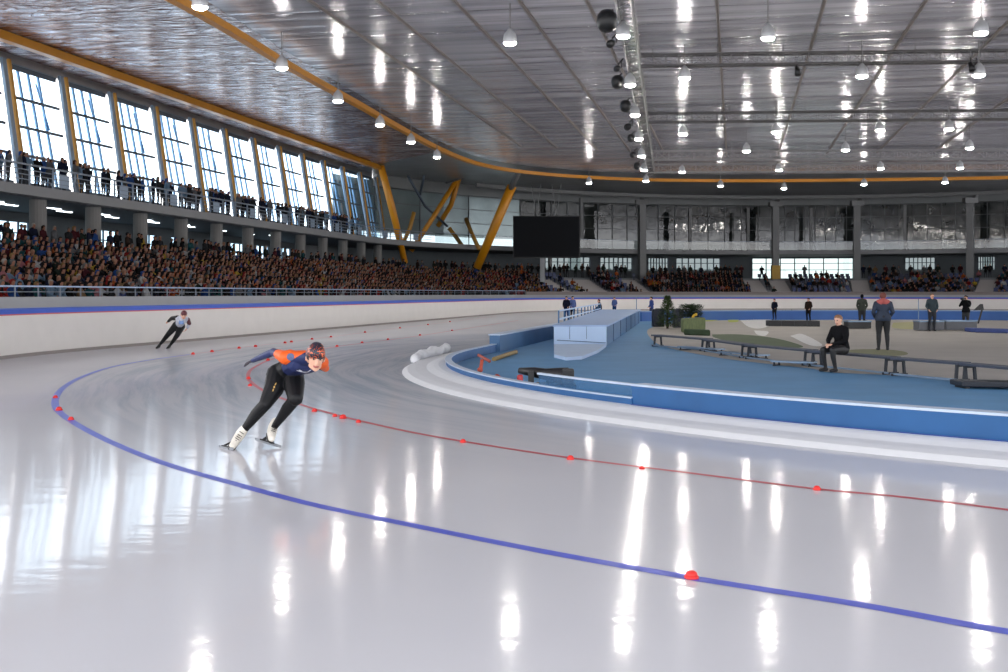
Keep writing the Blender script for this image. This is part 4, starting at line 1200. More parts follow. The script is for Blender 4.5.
FW = Vector((.55, -.835, 0)).normalized(); RT = Vector((-.835, -.55, 0))      # heading, and the skater's own right
def skate(parent, ankle, toe_dir, tilt_up, blade_a, blade_b, lace=True):
    """boot around the ankle, sole, laces, blade frame and blade"""
    a = Vector(ankle); f = Vector(toe_dir).normalized(); up = Vector(tilt_up); up = (up - f * up.dot(f)).normalized(); s = f.cross(up)
    P = lambda x, y, z: a + (s * x * 1.2 + f * y * 1.12 + up * z * 1.05)
    e = [(0, [(P(0, -.012, .075), .052), (P(0, -.02, 0), .060), (P(0, -.035, -.055), .050)]),
         (0, [(P(0, -.02, -.01), .058), (P(0, .08, -.045), .050), (P(0, .155, -.06), .040), (P(0, -.035, -.055), .050)])]
    me = body_mesh('skate_boot', e, .008, 3, 2, [m_boot])
    bo = bpy.data.objects.new('skate_boot', me); COL.objects.link(bo); bo.parent = parent; bo.location = -parent.location
    def sub_(mb, nm, m):
        o = mb.build(nm, m, None, True); o.parent = bo; return o
    so_ = MB()
    for y, w_ in ((-.06, .034), (-.02, .037), (.04, .033), (.10, .037), (.15, .032), (.185, .016)): pass
    ring = [(-.034, -.06), (.034, -.06), (.038, 0), (.034, .05), (.038, .10), (.032, .155), (.012, .188), (-.012, .188), (-.032, .155), (-.038, .10), (-.034, .05), (-.038, 0)]
    vs = [P(x, y, -.088) for x, y in ring] + [P(x, y, -.102) for x, y in ring]; n_ = len(ring)
    so_.add(vs, [tuple(range(n_)), tuple(range(2 * n_ - 1, n_ - 1, -1))] + [(i, (i + 1) % n_, n_ + (i + 1) % n_, n_ + i) for i in range(n_)])
    o = so_.build('sole', m_sole); o.parent = bo
    lc = MB()
    for i in range(6):
        t = i / 5
        c0 = P(0, .035 + .085 * t, .045 - .075 * t) if i else P(0, .036, .06)
        lc.tube([c0 + s * -.026, c0 + f * .014 + up * .008, c0 + s * .026], .0045, 6)
    sub_(lc, 'lace', m_lace)
    ba, bb = Vector(blade_a), Vector(blade_b); bd = (bb - ba).normalized()
    fb = MB()
    for t, y in ((.30, -.04), (.62, .12)):
        q = ba.lerp(bb, t) + Vector((0, 0, .03))
        fb.bar(P(0, y, -.1), q, .016, .03, up=bd)
    fb.bar(ba.lerp(bb, .2) + Vector((0, 0, .032)), ba.lerp(bb, .75) + Vector((0, 0, .032)), .010, .014)
    o = fb.build('blade_holder', m_sole); o.parent = bo
    bl = MB(); sd = bd.cross(Vector((0, 0, 1))).normalized() * .0022
    prof = [(0, .012), (.03, .002), (.5, 0), (.97, .002), (1, .012), (1, .034), (0, .034)]
    vs = []
    for sg in (-1, 1):
        for t, h in prof: vs.append(ba.lerp(bb, t) + sd * sg + Vector((0, 0, h)))
    n_ = len(prof)
    bl.add(vs, [tuple(range(n_)), tuple(range(2 * n_ - 1, n_ - 1, -1))] + [(i, (i + 1) % n_, n_ + (i + 1) % n_, n_ + i) for i in range(n_)])
    o = bl.build('blade', m_blade); o.parent = bo
    return bo

def lead_skater():
    pel = at(286, 373, 13.6); waist = at(294.5, 366.5, 13.45); chest = at(302.5, 359.5, 13.24); neckb = at(309.5, 357, 13.1); hd = at(315.5, 358.8, 12.96)
    hipR, hipL = pel + RT * .085 + Vector((0, 0, -.02)), pel - RT * .085 + Vector((0, 0, -.03))
    kneeR, ankR = at(265, 404.5, 13.22), at(240, 434.5, 13.3)
    kneeL, ankL = at(295.5, 398.5, 13.15), at(273, 428.5, 13.42)
    shR, shL = at(287, 357.5, 13.14), at(320.5, 362.5, 13.32)
    BK, NV, OR, SK, EY, LP = range(6)
    T = lambda *a: [tuple(x) for x in a]
    V3 = Vector
    e = []
    # hips and buttocks
    bt_ = -FW * .05
    e += [(BK, [(hipR + bt_, .132), (hipL + bt_, .132), (waist, .118)])]
    e += [(BK, [(waist + RT * .05, .10), (waist - RT * .05, .10), (pel + RT * .07, .11), (pel - RT * .07, .11)])]
    e += [(NV, [(waist + RT * .05, .105), (waist - RT * .05, .105), (chest + RT * .085 + V3((0, 0, -.03)), .122), (chest - RT * .085 + V3((0, 0, -.04)), .122)])]
    e += [(NV, [(chest + RT * .06, .105), (chest - RT * .06, .105), (shR, .075), (shL, .075), (neckb, .07)])]
    # legs: quadriceps bulge, tapered shank, calf
    qR = hipR.lerp(kneeR, .45) + FW * .03; qL = hipL.lerp(kneeL, .45) + V3((0, 0, .02))
    e += limb(BK, [(hipR + RT * .015, .132), (qR, .118), (kneeR, .074)])
    e += limb(BK, [(hipL, .130), (qL, .126), (kneeL, .086)])
    for kn, an in ((kneeR, ankR), (kneeL, ankL)):
        cf = kn.lerp(an, .32) - FW * .018
        e += limb(BK, [(kn, .073), (cf, .070), (kn.lerp(an, .7), .050), (an, .038)])
    # right arm swung out behind
    elR, wrR = at(273.5, 352, 13.42), at(253, 360.4, 13.68)
    shRo = shR + RT * .02
    e += limb(OR, [(shR.lerp(neckb, .15) + V3((0, 0, .01)), .082), (shRo, .082)])
    mid = shRo.lerp(elR, .6)
    e += limb(OR, [(shRo, .080), (mid, .056)]); e += limb(NV, [(mid, .056), (elR, .048)])
    e += limb(NV, [(elR, .046), (elR.lerp(wrR, .35), .045), (wrR, .029)])
    hdir = (wrR - elR).normalized()
    e += hand(wrR + hdir * .01, hdir, (0, .4, -1), (.2, -.6, .3), 1 if False else 6, 1.0, .35)
    # left arm folded onto the back
    elL, wrL = at(325.5, 368, 13.52), at(306, 363, 13.62)
    e += limb(OR, [(shL.lerp(neckb, .15), .08), (shL - RT * .02, .078), (shL.lerp(elL, .62), .056)]); e += limb(OR, [(shL.lerp(elL, .62), .054), (elL, .047)])
    e += limb(NV, [(elL, .046), (wrL, .03)])
    e += hand(wrL, (wrL - elL), (0, -.6, -.6), (0, 0, 1), 6, 1.0, .5)
    # neck and head
    hf = V3((.30, -.94, -.13)); hu = V3((.10, 0, 1))
    e += [(SK, [(neckb + V3((0, 0, .0)), .062), (hd + V3((0, 0, -.03)) - hf.normalized() * .03, .058)])]
    e += [(m_, [(q_, r_ * (.72 if m_ == EY else 1)) for q_, r_ in s_]) for m_, s_ in head(hd, hf, hu, 1.2, SK, EY, LP)]
    def paint(c, idx):
        # orange yoke across the upper back and shoulders; the chest below stays navy
        ax = np.array((neckb - waist).normalized()); up = np.array([0, 0, 1.0]) - ax * ax[2]; up /= np.linalg.norm(up)
        rel = c - np.array(chest)
        al = rel @ ax; hh = rel @ up; lat = rel @ np.array(RT)
        m1 = (idx == NV) & (al > -.07) & (hh > -.005 + np.clip(.13 - np.abs(lat), -.1, .13) * .45) & (np.abs(lat) < .34) & (np.linalg.norm(rel, axis=1) < .34)
        idx = idx.copy(); idx[m1] = OR
        return idx
    me = body_mesh('person', e, .0075, 4, 2, [m_black, m_navy, m_orange, m_skin, m_eye, m_lip, mat('dark_patterned_glove', (58, 52, 60), .6, var=.6, scale=30)], paint)
    o = bpy.data.objects.new('person', me); COL.objects.link(o)
    tag(o, 'speed skater in black, navy and orange suit bent low, one arm swung back', 'person')
    # helmet-like racing cap
    r, f, u = frame(hf, hu); c = hd; k = 1.22
    P = lambda x, y, z: c + (r * x + f * y + u * z) * k
    cap_e = [(0, [(P(0, .03, .055), .080 * k), (P(0, -.045, .045), .09 * k), (P(0, -.012, .085), .072 * k)]),
             (0, [(P(-.05, -.01, .02), .042 * k), (P(.05, -.01, .02), .042 * k), (P(0, -.06, .01), .06 * k)])]
    m_cap_, nt, oo = new_mat('speckled_helmet')
    b = nt.nodes.new('ShaderNodeBsdfPrincipled'); nt.links.new(b.outputs[0], oo.inputs[0]); b.inputs['Roughness'].default_value = .35
    tcn = nt.nodes.new('ShaderNodeTexCoord'); nz = nt.nodes.new('ShaderNodeTexNoise'); nz.inputs['Scale'].default_value = 55; nz.inputs['Detail'].default_value = 2
    nt.links.new(tcn.outputs['Object'], nz.inputs['Vector'])
    ln_ = nt.nodes.new('ShaderNodeTexNoise'); ln_.inputs['Scale'].default_value = 6; nt.links.new(tcn.outputs['Object'], ln_.inputs['Vector'])
    ad = nt.nodes.new('ShaderNodeMath'); ad.operation = 'ADD'; nt.links.new(nz.outputs[0], ad.inputs[0]); nt.links.new(ln_.outputs[0], ad.inputs[1])
    cr = nt.nodes.new('ShaderNodeValToRGB'); cr.color_ramp.interpolation = 'CONSTANT'
    cr.color_ramp.elements[0].color = lin((26, 30, 46)) + (1,); cr.color_ramp.elements[1].position = .515; cr.color_ramp.elements[1].color = lin((214, 92, 46)) + (1,)
    e2 = cr.color_ramp.elements.new(.585); e2.color = lin((240, 150, 90)) + (1,)
    dv = nt.nodes.new('ShaderNodeMath'); dv.operation = 'MULTIPLY'; dv.inputs[1].default_value = .5; nt.links.new(ad.outputs[0], dv.inputs[0]); nt.links.new(dv.outputs[0], cr.inputs[0]); nt.links.new(cr.outputs[0], b.inputs['Base Color'])
    ho = bpy.data.objects.new('helmet', body_mesh('helmet', cap_e, .009, 3, 2, [m_cap_])); COL.objects.link(ho); ho.parent = o; ho['label'] = 'navy helmet speckled with orange'
    # clear racing glasses
    gl = MB()
    pts = [P(x, y, .018) for x, y in ((-.078, .03), (-.066, .075), (-.035, .103), (0, .112), (.035, .103), (.066, .075), (.078, .03))]
    vs, fs = [], []
    for q in pts: vs += [q + u * .018, q - u * .018]
    for i in range(len(pts) - 1): fs.append((2 * i, 2 * i + 2, 2 * i + 3, 2 * i + 1))
    gl.add(vs, fs); go_ = gl.build('glasses', pane_mat('clear_lens', (.95, .95, .95), .2), None, True); go_.parent = o
    rim = MB().tube([q + u * .018 for q in pts], .002, 6).build('rim', m_sole, None, True); rim.parent = go_
    # prints on the suit
    def decal(name, ctr, ax, ay, nrm, shapes, m):
        mb = MB(); ax, ay, nrm = Vector(ax).normalized(), Vector(ay).normalized(), Vector(nrm).normalized()
        for sh in shapes: mb.poly([Vector(ctr) + ax * x + ay * y + nrm * 0 for x, y in sh])
        o_ = mb.build(name, m)
        # lay it on the suit
        dgm = me
        from mathutils.bvhtree import BVHTree
        bvh = decal.bvh
        for v in o_.data.vertices:
            hit = bvh.ray_cast(v.co + nrm * .4, -nrm)
            if hit[0] is not None: v.co = hit[0] + nrm * .004
        o_.parent = o; return o_
    from mathutils.bvhtree import BVHTree
    bm = bmesh.new(); bm.from_mesh(me); decal.bvh = BVHTree.FromBMesh(bm); bm.free()
    vd = Vector((0, -1, .05))
    def grid_quad(x0, y0, x1, y1, w, n=6, bow=0):
        out = []
        for i in range(n):
            t0, t1 = i / n, (i + 1) / n
            g = lambda t: (x0 + (x1 - x0) * t, y0 + (y1 - y0) * t + bow * math.sin(t * math.pi))
            a, b_ = g(t0), g(t1)
            wa = w * (1 - .5 * abs(2 * t0 - 1)); wb = w * (1 - .5 * abs(2 * t1 - 1))
            out.append([(a[0], a[1] - wa), (b_[0], b_[1] - wb), (b_[0], b_[1] + wb), (a[0], a[1] + wa)])
        return out
    cpos = at(303, 371.5, 13.1)
    decal('chest_print', cpos, (1, 0, 0), (0, 0, 1), vd, grid_quad(-.075, .012, -.01, -.008, .008) + grid_quad(-.02, -.006, .05, .0, .007, bow=-.008) + grid_quad(.04, -.002, .075, .016, .006) + grid_quad(-.05, .018, -.02, .004, .006), m_white)
    tp = at(271.5, 387.5, 13.1)
    decal('thigh_print', tp, (.25, 0, .95), (-.95, 0, .25), vd, grid_quad(-.05, 0, -.018, .002, .007, 4) + grid_quad(-.012, .0, .012, .003, .010, 4) + grid_quad(.02, .0, .05, -.002, .007, 4), m_goldp)
    sp = at(288.8, 357, 12.95)
    ring = lambda R, n=14: [[(R * math.cos(2 * math.pi * i / n) * q0, R * math.sin(2 * math.pi * i / n) * q0) for i, q0 in ((i, 1), (i + 1, 1))] + [(0, 0)] for i in range(n)]
    decal('sleeve_badge', sp, (1, 0, 0), (0, 0, 1), vd, ring(.042), mat('slate_badge', (92, 100, 136), .6, var=.3, scale=30))
    # skates
    skate(o, ankR + Vector((0, 0, -.005)), (-.10, -.9, -.34), (.55, .1, .83), at(219, 447.7, 13.36) * 1, at(233.5, 450.8, 13.05), True)
    skate(o, ankL, (.22, -.92, -.22), (.30, .12, .94), ground(255.5, 445.5) * 0 + at(255.0, 440.5, 13.52), at(281, 448.2, 13.30))
    return o
lead_skater()

# ------------------------------------------------------------------ second skater, far behind on the straight
def far_skater():
    d = 37.4
    A = lambda x, y, dd=0: at(140 + x / 11.2, 300 + y / 11.2, d + dd)
    W, DKK, SK, BR, BL = range(5)
    pel, waist, chest, nk, hd = A(428, 283, .25), A(445, 262, .1), A(470, 222, -.12), A(482, 198, -.25), A(490, 172, -.34)
    hr, hl_ = A(405, 285, .2), A(462, 295, .25)
    e = [(DKK, [(hr, .13), (hl_, .13), (waist, .13)]), (W, [(waist, .135), (chest, .15)]), (W, [(chest, .14), (A(425, 212, -.12), .085), (A(528, 222, -.1), .085), (nk, .07)])]
    e += limb(DKK, [(hr, .125), (A(322, 378, -.05), .085), (A(262, 452, .12), .065), (A(222, 500, .1), .042)])
    e += limb(DKK, [(hl_, .125), (A(418, 392, -.1), .085), (A(375, 455, .05), .065), (A(336, 508, .05), .042)])
    e += limb(DKK, [(A(420, 200, -.1), .085), (A(355, 205, .15), .062), (A(318, 238, .3), .045)])
    e += hand(A(316, 240, .3), A(300, 250, .42) - A(320, 236, .3), (0, 0, -1), (1, 0, 0), SK, 1.1, .4)
    e += limb(BR, [(A(532, 222, -.1), .085), (A(553, 262, 0), .062)]); e += limb(W, [(A(553, 262, 0), .06), (A(530, 312, .1), .042)])
    e += hand(A(530, 312, .1), A(515, 335, .1) - A(530, 312, .1), (-1, 0, 0), (0, -1, 0), SK, 1.1, .5)
    e += [(SK, [(nk, .06), (hd, .06)])] + head(hd, (.25, -1, -.15), (.1, 0, 1), 1.15, SK, 5, 6)
    me = body_mesh('person', e, .016, 3, 2, [mat('white_print_suit', (196, 200, 214), .6, var=.5, scale=14), m_black, m_skin, mat('maroon_sleeve', (92, 48, 52), .6, var=.3), m_blade, m_eye, m_lip])
    o = bpy.data.objects.new('person', me); COL.objects.link(o)
    tag(o, 'distant speed skater in dark suit with white front leaning along the white barrier', 'person')
    r, f, u = frame((.25, -1, -.15), (.1, 0, 1)); P = lambda x, y, z: hd + (r * x + f * y + u * z) * 1.15
    h = bpy.data.objects.new('helmet', body_mesh('helmet', [(0, [(P(0, .03, .06), .095), (P(0, -.045, .045), .105), (P(0, -.06, .0), .075)])], .016, 2, 2, [mat('maroon_helmet', (96, 40, 48), .4)])); COL.objects.link(h); h.parent = o
    tag(MB().box(A(462, 250, -.25), (.075, 0, .0), (0, .01, 0), (0, 0, .06)).build('chest_panel', mat('pale_blue_print', (120, 150, 200), .6, var=.4, scale=20), o), None)
    for ank, b0, b1 in ((A(222, 500, .1), A(178, 543, .3), A(206, 545, -.05)), (A(336, 508, .05), A(298, 527, .3), A(332, 535, -.05))):
        z0 = 0
        bo = bpy.data.objects.new('skate_boot', body_mesh('skate_boot', [(0, [(ank, .05), (ank + Vector((-.03, 0, -.07)), .045), (ank + Vector((-.06, -.16, -.10)), .035)])], .014, 2, 1, [m_sole])); COL.objects.link(bo); bo.parent = o
        b0 = Vector((b0.x, b0.y, .015)); b1 = Vector((b1.x, b1.y, .015))
        bl = MB().bar(b0, b1, .008, .03).bar(b0.lerp(b1, .35), ank + Vector((-.03, 0, -.09)), .03).bar(b0.lerp(b1, .7), ank + Vector((-.06, -.1, -.11)), .03).build('blade', m_blade); bl.parent = bo
    return o
far_skater()

# ================================================================== people in the infield
def infield_person(label, loc, face, pose, mats_, k=1.0, voxel=.014, hairlong=False, up_arms=None, hood=False):
    """mats_: jacket, trousers, hair; face: heading angle (0 = +x)"""
    J, TR, SK, HA, SHO, EY, LP, SC_ = range(8)
    e = []
    if pose == 'stand':
        st = .10
        e += [(TR, [((-.08, 0, .93), .118), ((.08, 0, .93), .118), ((0, 0, 1.0), .125)])]
        e += [(J, [((-.09, 0, .95), .128), ((.09, 0, .95), .128), ((0, .02, 1.18), .14)]), (J, [((0, .02, 1.18), .145), ((-.165, 0, 1.40), .078), ((.165, 0, 1.40), .078), ((0, 0, 1.42), .10)])]
        for s in (-1, 1):
            e += limb(TR, [((s * .09, 0, .90), .108), ((s * .10, .03, .70), .092), ((s * .105, .03, .49), .066), ((s * .11, -.01, .33), .062), ((s * .115, -.02, .09), .042)])
            e += [(SHO, [((s * .115, -.04, .05), .045), ((s * .13, .14, .035), .036)])]
            if up_arms: el, wr = (s * .25, .16, 1.20), (s * .07, .24, 1.50)
            else: el, wr = (s * .25, -.02, 1.14), (s * .19, .16, .98)
            e += limb(J, [((s * .17, 0, 1.40), .078), ((s * .205, .0, 1.30), .068), (el, .054), (wr, .038)])
            d = Vector(wr) - Vector(el)
            e += hand(wr, d, (-s, .2, 0), (0, 1, .3) if not up_arms else (-s, 0, 0), SK, 1.1, .6)
        hc = Vector((0, .03, 1.60))
        if hood: e += [(SC_, [((-.10, -.01, 1.44), .085), ((.10, -.01, 1.44), .085), ((0, -.07, 1.47), .09)])]
        e += [(SK, [((0, 0, 1.44), .06), (hc, .058)])] + head(hc, (0, 1, -.08), (0, 0, 1), 1.04, SK, EY, LP, HA, hairlong)
    else:
        # seated, forearms in the lap, feet on the floor
        e += [(TR, [((-.10, 0, .52), .125), ((.10, 0, .52), .125), ((0, 0, .62), .13)])]
        e += [(J, [((-.09, -.02, .56), .13), ((.09, -.02, .56), .13), ((0, .0, .80), .155)]), (J, [((0, .0, .80), .16), ((-.18, .05, 1.00), .088), ((.18, .05, 1.00), .088), ((0, .04, 1.02), .11)])]
        for s in (-1, 1):
            kx = s * .15
            e += limb(TR, [((s * .10, 0, .52), .115), ((kx * .9, .22, .54), .098), ((kx, .45, .52), .074), ((kx, .43, .36), .064), ((kx, .36, .10), .044)])
            e += [(SHO, [((kx, .33, .055), .048), ((kx * 1.1, .53, .04), .038)])]
            el, wr = (s * .27, .14, .74), (s * .06, .36, .66)
            e += limb(J, [((s * .18, .05, 1.00), .088), ((s * .23, .08, .88), .074), (el, .06), (wr, .042)])
            e += hand(wr, Vector((-s * .5, .8, -.2)), (0, 0, -1), (0, .3, 1), SK, 1.1, .8)
        hc = Vector((-.0, .10, 1.22))
        e += [(SK, [((0, .04, 1.04), .062), (hc, .06)])] + head(hc, (-.25, 1, -.18), (0, 0, 1), 1.06, SK, EY, LP, HA, False)
    e = [(mi, [(Vector(p) * k, r * k) for p, r in sp]) for mi, sp in e]
    me = body_mesh('person', e, voxel, 3, 2, [mats_[0], mats_[1], m_skin, mats_[2], m_shoe, m_eye, m_lip, mats_[3] if len(mats_) > 3 else mats_[0]])
    o = bpy.data.objects.new('person', me); COL.objects.link(o)
    o.location = loc; o.rotation_euler = (0, 0, face - math.pi / 2)
    if hood: o.scale = (1.14, 1.1, 1.02)
    tag(o, label, 'person')
    return o
jk = m_jk; hr_ = m_hr
G = lambda x, y, z=.02: Vector((ground(x, y).x, ground(x, y).y, z))
m_blackcoat = mat('black_coat', (13, 13, 16), .8, var=.3, scale=4, spec=.15)
infield_person('man in black coat sitting on the long bench with hands in lap', G(841, 372.3), math.radians(212), 'sit', (m_blackcoat, m_shoe, mat('light_brown_hair', (140, 100, 74), .7)), .93, .012)
m_rose = mat('rose_scarf', (190, 96, 92), .75, var=.2, scale=8)
infield_person('woman in navy jacket with rose hood standing behind the bench, back turned', G(883, 351), math.radians(80), 'stand', (mat('navy_jacket', (34, 46, 66), .7, var=.2), mat('black_leggings', (18, 20, 24), .7), mat('auburn_hair', (120, 66, 56), .7), m_rose), 1.0, .012, False, False, True)
infield_person('person in patterned dark jacket standing before the grey box on the infield', G(862, 328), math.radians(75), 'stand', (mat('camouflage_jacket', (44, 50, 42), .8, var=.8, scale=9), m_trs, hr_['a dark cap']), .98, .02)
infield_person('person in dark teal jacket standing at the infield boards with arms forward', G(932, 331.5), math.radians(265), 'stand', (mat('dark_teal_jacket', (30, 48, 56), .7, var=.4, scale=6), mat('dark_navy_trousers', (20, 24, 36), .7), mat('brown_hair_b', (112, 76, 56), .7)), 1.0, .02)
infield_person('photographer in black raising a camera to the face on the far infield', G(966, 330.5), math.radians(225), 'stand', (m_blackcoat, m_shoe, hr_['black hair']), .95, .02, False, True)
infield_person('person in blue jacket beside the dark green fir tree', G(651.5, 320.5), math.radians(200), 'stand', (mat('bright_navy_jacket', (36, 60, 128), .7), mat('deep_blue_trousers', (28, 42, 92), .7), hr_['a dark cap']), .88, .025)
infield_person('first of two people in blue standing behind the pale blue box', G(566.5, 321), math.radians(250), 'stand', (jk['navy'], jk['royal blue'], hr_['brown hair']), .9, .025)
infield_person('second of two people in blue standing behind the pale blue box', G(572.5, 320.5), math.radians(290), 'stand', (mat('slate_blue_jacket', (64, 84, 140), .7, var=.4), jk['navy'], hr_['black hair']), .9, .025)
infield_person('person in navy crouching over the far edge of the pale blue box', G(600, 316.5), math.radians(180), 'sit', (jk['navy'], jk['navy'], hr_['a dark cap']), .95, .025)
infield_person('person in slate blue standing near the top end of the pale blue box', G(614.5, 316), math.radians(240), 'stand', (mat('slate_blue_jacket', (64, 84, 140)), jk['royal blue'], hr_['grey hair']), .84, .025)
infield_person('small figure in dark blue by the flower bed on the far infield', G(774.5, 320.5), math.radians(230), 'stand', (jk['navy'], jk['charcoal'], hr_['black hair']), .8, .025)
infield_person('small figure in brown beside the black planter on the far infield', G(808.5, 323), math.radians(230), 'stand', (jk['dark brown'], jk['black'], hr_['brown hair']), .85, .025)

# ================================================================== infield objects
# camera in the photographer's hands
pc = G(966, 330.5); cpos = pc + Vector((math.cos(math.radians(225)) * .24 , math.sin(math.radians(225)) * .24, 1.47))
t = thing('camera', cpos, 'black camera with long lens held by the photographer on the far infield', 'camera')
MB().box(cpos, (.08, 0, 0), (0, .05, 0), (0, 0, .06)).build('camera_body', m_dark, t, bevel=.01)
MB().tube([cpos, cpos + Vector((-.20, -.20, 0))], .045, 10).build('camera_lens', m_dark, t, True)

# long pale blue box (covered passage) with rounded light front
m_pbox = mat('pale_blue_board', (186, 208, 236), .6, var=.08, scale=1.5)
m_pside = mat('blue_side_board', (64, 108, 150), .5, var=.18, scale=.8)
m_ptop = mat('pale_blue_top', (158, 182, 220), .6, var=.12, scale=1)
A0, A1 = ground(556, 349.5), ground(606.5, 346.5)
B0, B1 = ground(634, 322.8) + Vector((-1.9, 0.3, 0)), ground(640, 322.5)
A0 = A1 + Vector((-1.75, -.25, 0)); hgt = .66
t = thing('covered_passage', A1, 'long pale blue covered passage box stretching back across the blue floor', 'box')
zv = lambda p, z: Vector((p.x, p.y, z))
MB().add([zv(A0, 0.01), zv(A1, .01), zv(A1, hgt), zv(A0, hgt)], [(0, 1, 2, 3)]).add([zv(A0, .01), zv(A0, hgt), zv(B0, .74), zv(B0, .01)], [(0, 1, 2, 3)]).build('front_panel', m_pbox, t)
MB().add([zv(A1, .01), zv(B1, .01), zv(B1, .74), zv(A1, hgt)], [(0, 1, 2, 3)]).add([zv(B0, .01), zv(B1, .01), zv(B1, .74), zv(B0, .74)], [(0, 1, 2, 3)]).build('side_panel', m_pside, t)
tp = MB()
o_ = Vector((.05, 0, 0))
tp.add([zv(A0 - o_, hgt + .0), zv(A1 + o_, hgt), zv(B1 + o_, .74), zv(B0 - o_, .74), zv(A0 - o_, hgt + .05), zv(A1 + o_, hgt + .05), zv(B1 + o_, .79), zv(B0 - o_, .79)], [(0, 1, 2, 3), (4, 5, 6, 7), (0, 1, 5, 4), (1, 2, 6, 5), (2, 3, 7, 6), (3, 0, 4, 7)]).build('top_panel', m_ptop, t)
sm_ = MB()
for k in (.3, .62): sm_.bar(A0.lerp(A1, k) + Vector((0, -.01, .25)), A0.lerp(A1, k) + Vector((0, -.01, hgt)), .012)
sm_.bar(A0 + Vector((.1, -.012, .22)), A1 + Vector((-.02, -.012, .12)), .02)
for k in np.linspace(.12, .9, 6): sm_.bar(A1.lerp(B1, k) + Vector((.012, 0, .02)), A1.lerp(B1, k) + Vector((.012, 0, .68)), .02)
sm_.build('seam', mat('dark_blue_seam', (54, 78, 112), .6), t)
# curved light ramp in front
rp_ = [ground(554, 348), ground(554, 358), ground(566, 361), ground(582, 360), ground(598, 353.5), ground(606, 347.5)]
rm_ = MB()
vs = [zv(p, .014) for p in rp_] + [zv(p, .10 if 0 < i < 5 else .12) for i, p in enumerate(rp_)]
rm_.add(vs, [tuple(range(6)), tuple(range(11, 5, -1))] + [(i, (i + 1) % 6, 6 + (i + 1) % 6, 6 + i) for i in range(6)])
tag(rm_.build('rounded_step', m_pbox), 'low rounded pale blue step at the front of the covered passage', 'step')
# railing on the far side of the passage
t = thing('passage_railing', B0, 'thin pale blue railing along the far edge of the covered passage', 'railing')
r0, r1 = A0.lerp(B0, .08), A0.lerp(B0, .98)
for i in range(13):
    p = r0.lerp(r1, i / 12) + Vector((-.06, 0, 0)); MB().bar(zv(p, .0), zv(p, 1.15), .05).build('post', m_pside, t)
for zz in (.85, 1.14): MB().bar(zv(r0, zz) + Vector((-.06, 0, 0)), zv(r1, zz) + Vector((-.06, 0, 0)), .05).build('rail', m_pbox, t)

# benches along the edge of the blue floor
m_bench = mat('blue_grey_bench', (58, 66, 82), .6, .1, var=.2)
m_benchleg = mat('dark_bench_leg', (36, 40, 48), .5, .3)
m_frame = mat('pale_steel_frame', (120, 142, 166), .4, .4)
bpx = [((656, 335.2), (708, 339.2), .38), ((709, 339.6), (748, 344.8), .38), ((750, 345.2), (812, 350.6), .38), ((836, 355.2), (894, 357.8), .38), ((897, 358.4), (964, 363.4), .38), ((967, 364), (1040, 370.5), .38)]
bl_ = ['beside the passage box', 'second from the passage box', 'just before the seated man', 'under the seated man', 'just after the standing woman', 'last before the dark low platform']
for i, ((xa, ya), (xb, yb), z) in enumerate(bpx):
    a, b = ground(xa, ya, z), ground(xb, yb, z)
    if i == 3: a = ground(814, 351.2, z)
    d = (b - a).normalized(); sd = Vector((d.y, -d.x, 0))
    if sd.y > 0: sd = -sd
    t = thing('long_bench', zv((a + b) / 2, .02), 'long low blue-grey bench on dark legs, %s' % bl_[i], 'bench', 'benches along the infield edge')
    mid = (a + b) / 2
    for q in (-1, 1): MB().box(mid + sd * .10 * q, (b - a) / 2, sd * .085, (0, 0, .025)).build('seat_plank', m_bench, t, bevel=.008)
    L_ = (b - a).length; n_ = max(2, int(L_ / 2.0) + 1)
    for k in range(n_):
        p = a.lerp(b, .04 + .92 * k / (n_ - 1))
        lg = MB()
        for q in (-1, 1): lg.bar(zv(p + sd * .13 * q, .03), zv(p + sd * .10 * q, z - .02), .05)
        lg.bar(zv(p + sd * .2, .045), zv(p - sd * .2, .045), .05); lg.bar(zv(p + sd * .13, z - .045), zv(p - sd * .13, z - .045), .05)
        lg.build('leg', m_benchleg, t)
    MB().bar(zv(a + sd * .16, .06), zv(b + sd * .16, .06), .04).build('foot_rail', m_frame, t)
# low steel step frames lying before the benches
for (xa, ya), (xb, yb), lb in (((676, 350.5), (714, 353.5), 'low pale steel step frame before the first bench'), ((716, 356), (757, 360), 'low pale steel step frame before the second bench'), ((770, 366.5), (812, 368), 'low pale steel step frame before the third bench')):
    a, b = ground(xa, ya), ground(xb, yb); d = (b - a).normalized(); sd = Vector((-d.y, d.x, 0))
    t = thing('step_frame', zv(a, .01), lb, 'step')
    MB().box((a + b) / 2 + sd * .22 + Vector((0, 0, .12)), (b - a) / 2, sd * .18, (0, 0, .018)).build('tread', m_frame, t)
    fr = MB()
    for k in (.08, .92):
        p = a.lerp(b, k); fr.bar(zv(p + sd * .06, .012), zv(p + sd * .06, .11), .04); fr.bar(zv(p + sd * .38, .012), zv(p + sd * .38, .11), .04); fr.bar(zv(p + sd * .0, .03), zv(p + sd * .44, .03), .03)
    fr.build('leg_frame', m_benchleg, t)
# dark low platform at the picture edge
a, b = ground(962, 389.5), ground(1030, 391)
t = thing('low_platform', zv(a, .012), 'dark low platform slab on the blue floor below the last bench', 'platform')
MB().box(zv((a + b) / 2, .10) + Vector((0, .3, 0)), (b - a) / 2, (0, .3, 0), (0, 0, .05)).build('deck', m_benchleg, t, bevel=.02)
for k in (.1, .9): MB().bar(zv(a.lerp(b, k), .013) + Vector((0, .05, 0)), zv(a.lerp(b, k), .013) + Vector((0, .55, 0)), .08, .08).build('skid', m_dark, t)

